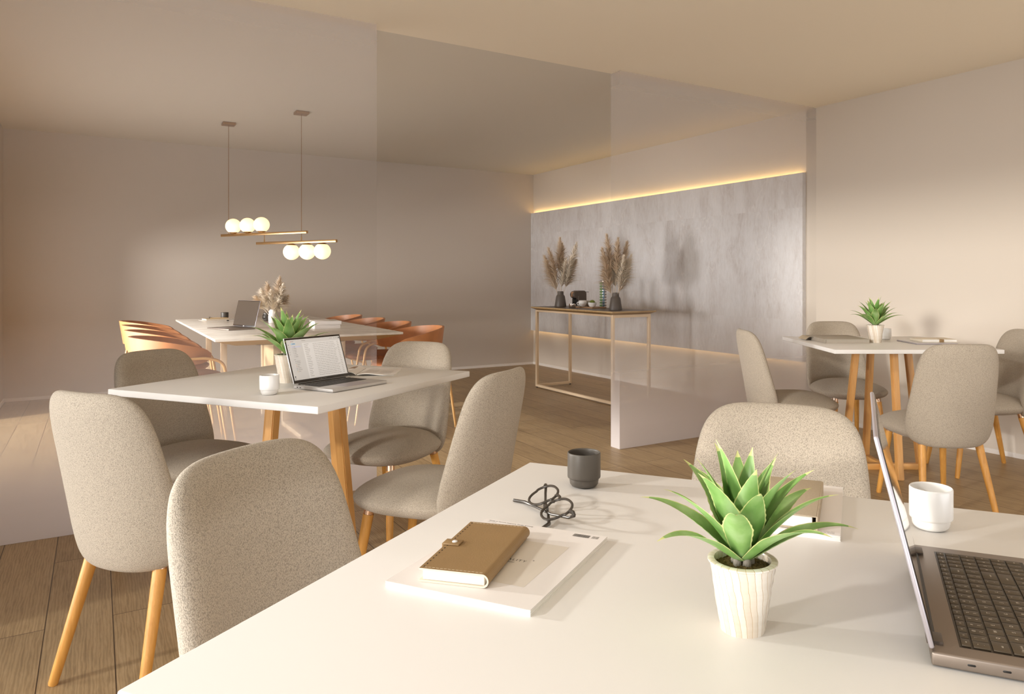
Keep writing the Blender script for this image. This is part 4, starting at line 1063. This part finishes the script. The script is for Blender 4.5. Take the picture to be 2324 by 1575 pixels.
tag(o, 'small polished steel tumbler at the front edge of the console', 'tumbler')

# ------------------------------------------------------------------ camera, light, view
cam = bpy.data.cameras.new('camera'); co = bpy.data.objects.new('camera', cam); COL.objects.link(co)
co.location = (0, 0, 1.125); co.rotation_euler = (pi/2, 0, -.5615)
cam.sensor_fit = 'HORIZONTAL'; cam.sensor_width = 36; cam.lens = 1654.9/2324*36
cam.shift_x = (1162-1259.3)/2324; cam.shift_y = (633.15-787.5)/2324; cam.clip_start = .02; cam.clip_end = 60
SC.camera = co
def light(name, typ, loc, energy, col, aim=None, **kw):
    l = bpy.data.lights.new(name, typ); l.energy = energy; l.color = col
    for k, v in kw.items(): setattr(l, k, v)
    o = bpy.data.objects.new(name, l); COL.objects.link(o); o.location = loc
    if aim: o.rotation_euler = (Vector(aim)-Vector(loc)).to_track_quat('-Z', 'Y').to_euler()
    return o
WARM = (1.0, .955, .89)
def sun_aim(az, el): return (cos(az)*cos(el), sin(az)*cos(el), -sin(el))
d = sun_aim(radians(14), radians(6.5)); light('sun', 'SUN', (0, 0, 3), SUN_E, WARM, (d[0], d[1], 3+d[2]), angle=radians(6))
light('window_glow_front', 'AREA', (-6.7, 1.75, 3.68), LAMP1, WARM, (.75, 1.3, .75), shape='DISK', size=.42, spread=radians(56))  # unseen lamp outside, acts as a second sun on tables and chairs
light('window_glow_back', 'AREA', (-4.2, 6.6, .8), LAMP2, (1.0, .97, .96), (2.5, 6.3, .95), shape='DISK', size=1.5)  # unseen soft lamp outside, lights the stone panel
light('window_glow_side', 'AREA', (-4.2, 4.2, .62), LAMP3, (1.0, .96, .92), (1.8, 8.3, 1.0), shape='DISK', size=1.2)  # extra lamp added outside to brighten the back wall
light('window_glow_high', 'AREA', (-4.2, 5.8, 2.2), LAMP4, WARM, (1.2, 6.0, .4), shape='DISK', size=.3)  # extra lamp added outside for the conference floor and left armchairs
# added fill panels just outside the window openings, standing in for daylight
light('daylight_left_front', 'AREA', (XL-.3, -.5, .38), FILL1, (.95, .97, 1.0), (2, -.5, UPZ), shape='RECTANGLE', size=2.8, size_y=.66)  # added fill, set low and tilted up to brighten the ceiling
light('daylight_left_back', 'AREA', (XL-.2, 5.8, .62), FILL2, (.92, .96, 1.0), (4, 5.8, .8), shape='RECTANGLE', size=2.9, size_y=1.1)  # added fill for the conference room
light('daylight_front', 'AREA', (2.4, YF-.3, .45), FILL3, (.97, .98, 1.0), (2.4, 1.2, UPZ), shape='RECTANGLE', size=4.0, size_y=.66)  # added fill behind the camera, low and tilted up
w = bpy.data.worlds.new('world'); SC.world = w; w.use_nodes = True
w.node_tree.nodes['Background'].inputs['Color'].default_value = (.93, .95, 1, 1); w.node_tree.nodes['Background'].inputs['Strength'].default_value = .6
SC.view_settings.view_transform = 'Standard'; SC.view_settings.look = 'None'; SC.view_settings.gamma = 1; SC.view_settings.exposure = EXPO
SC.view_settings.use_curve_mapping = False
SC.cycles.max_bounces = 10; SC.cycles.diffuse_bounces = 5; SC.cycles.transparent_max_bounces = 16; SC.cycles.sample_clamp_indirect = 6
SC.cycles.caustics_reflective = False; SC.cycles.caustics_refractive = False
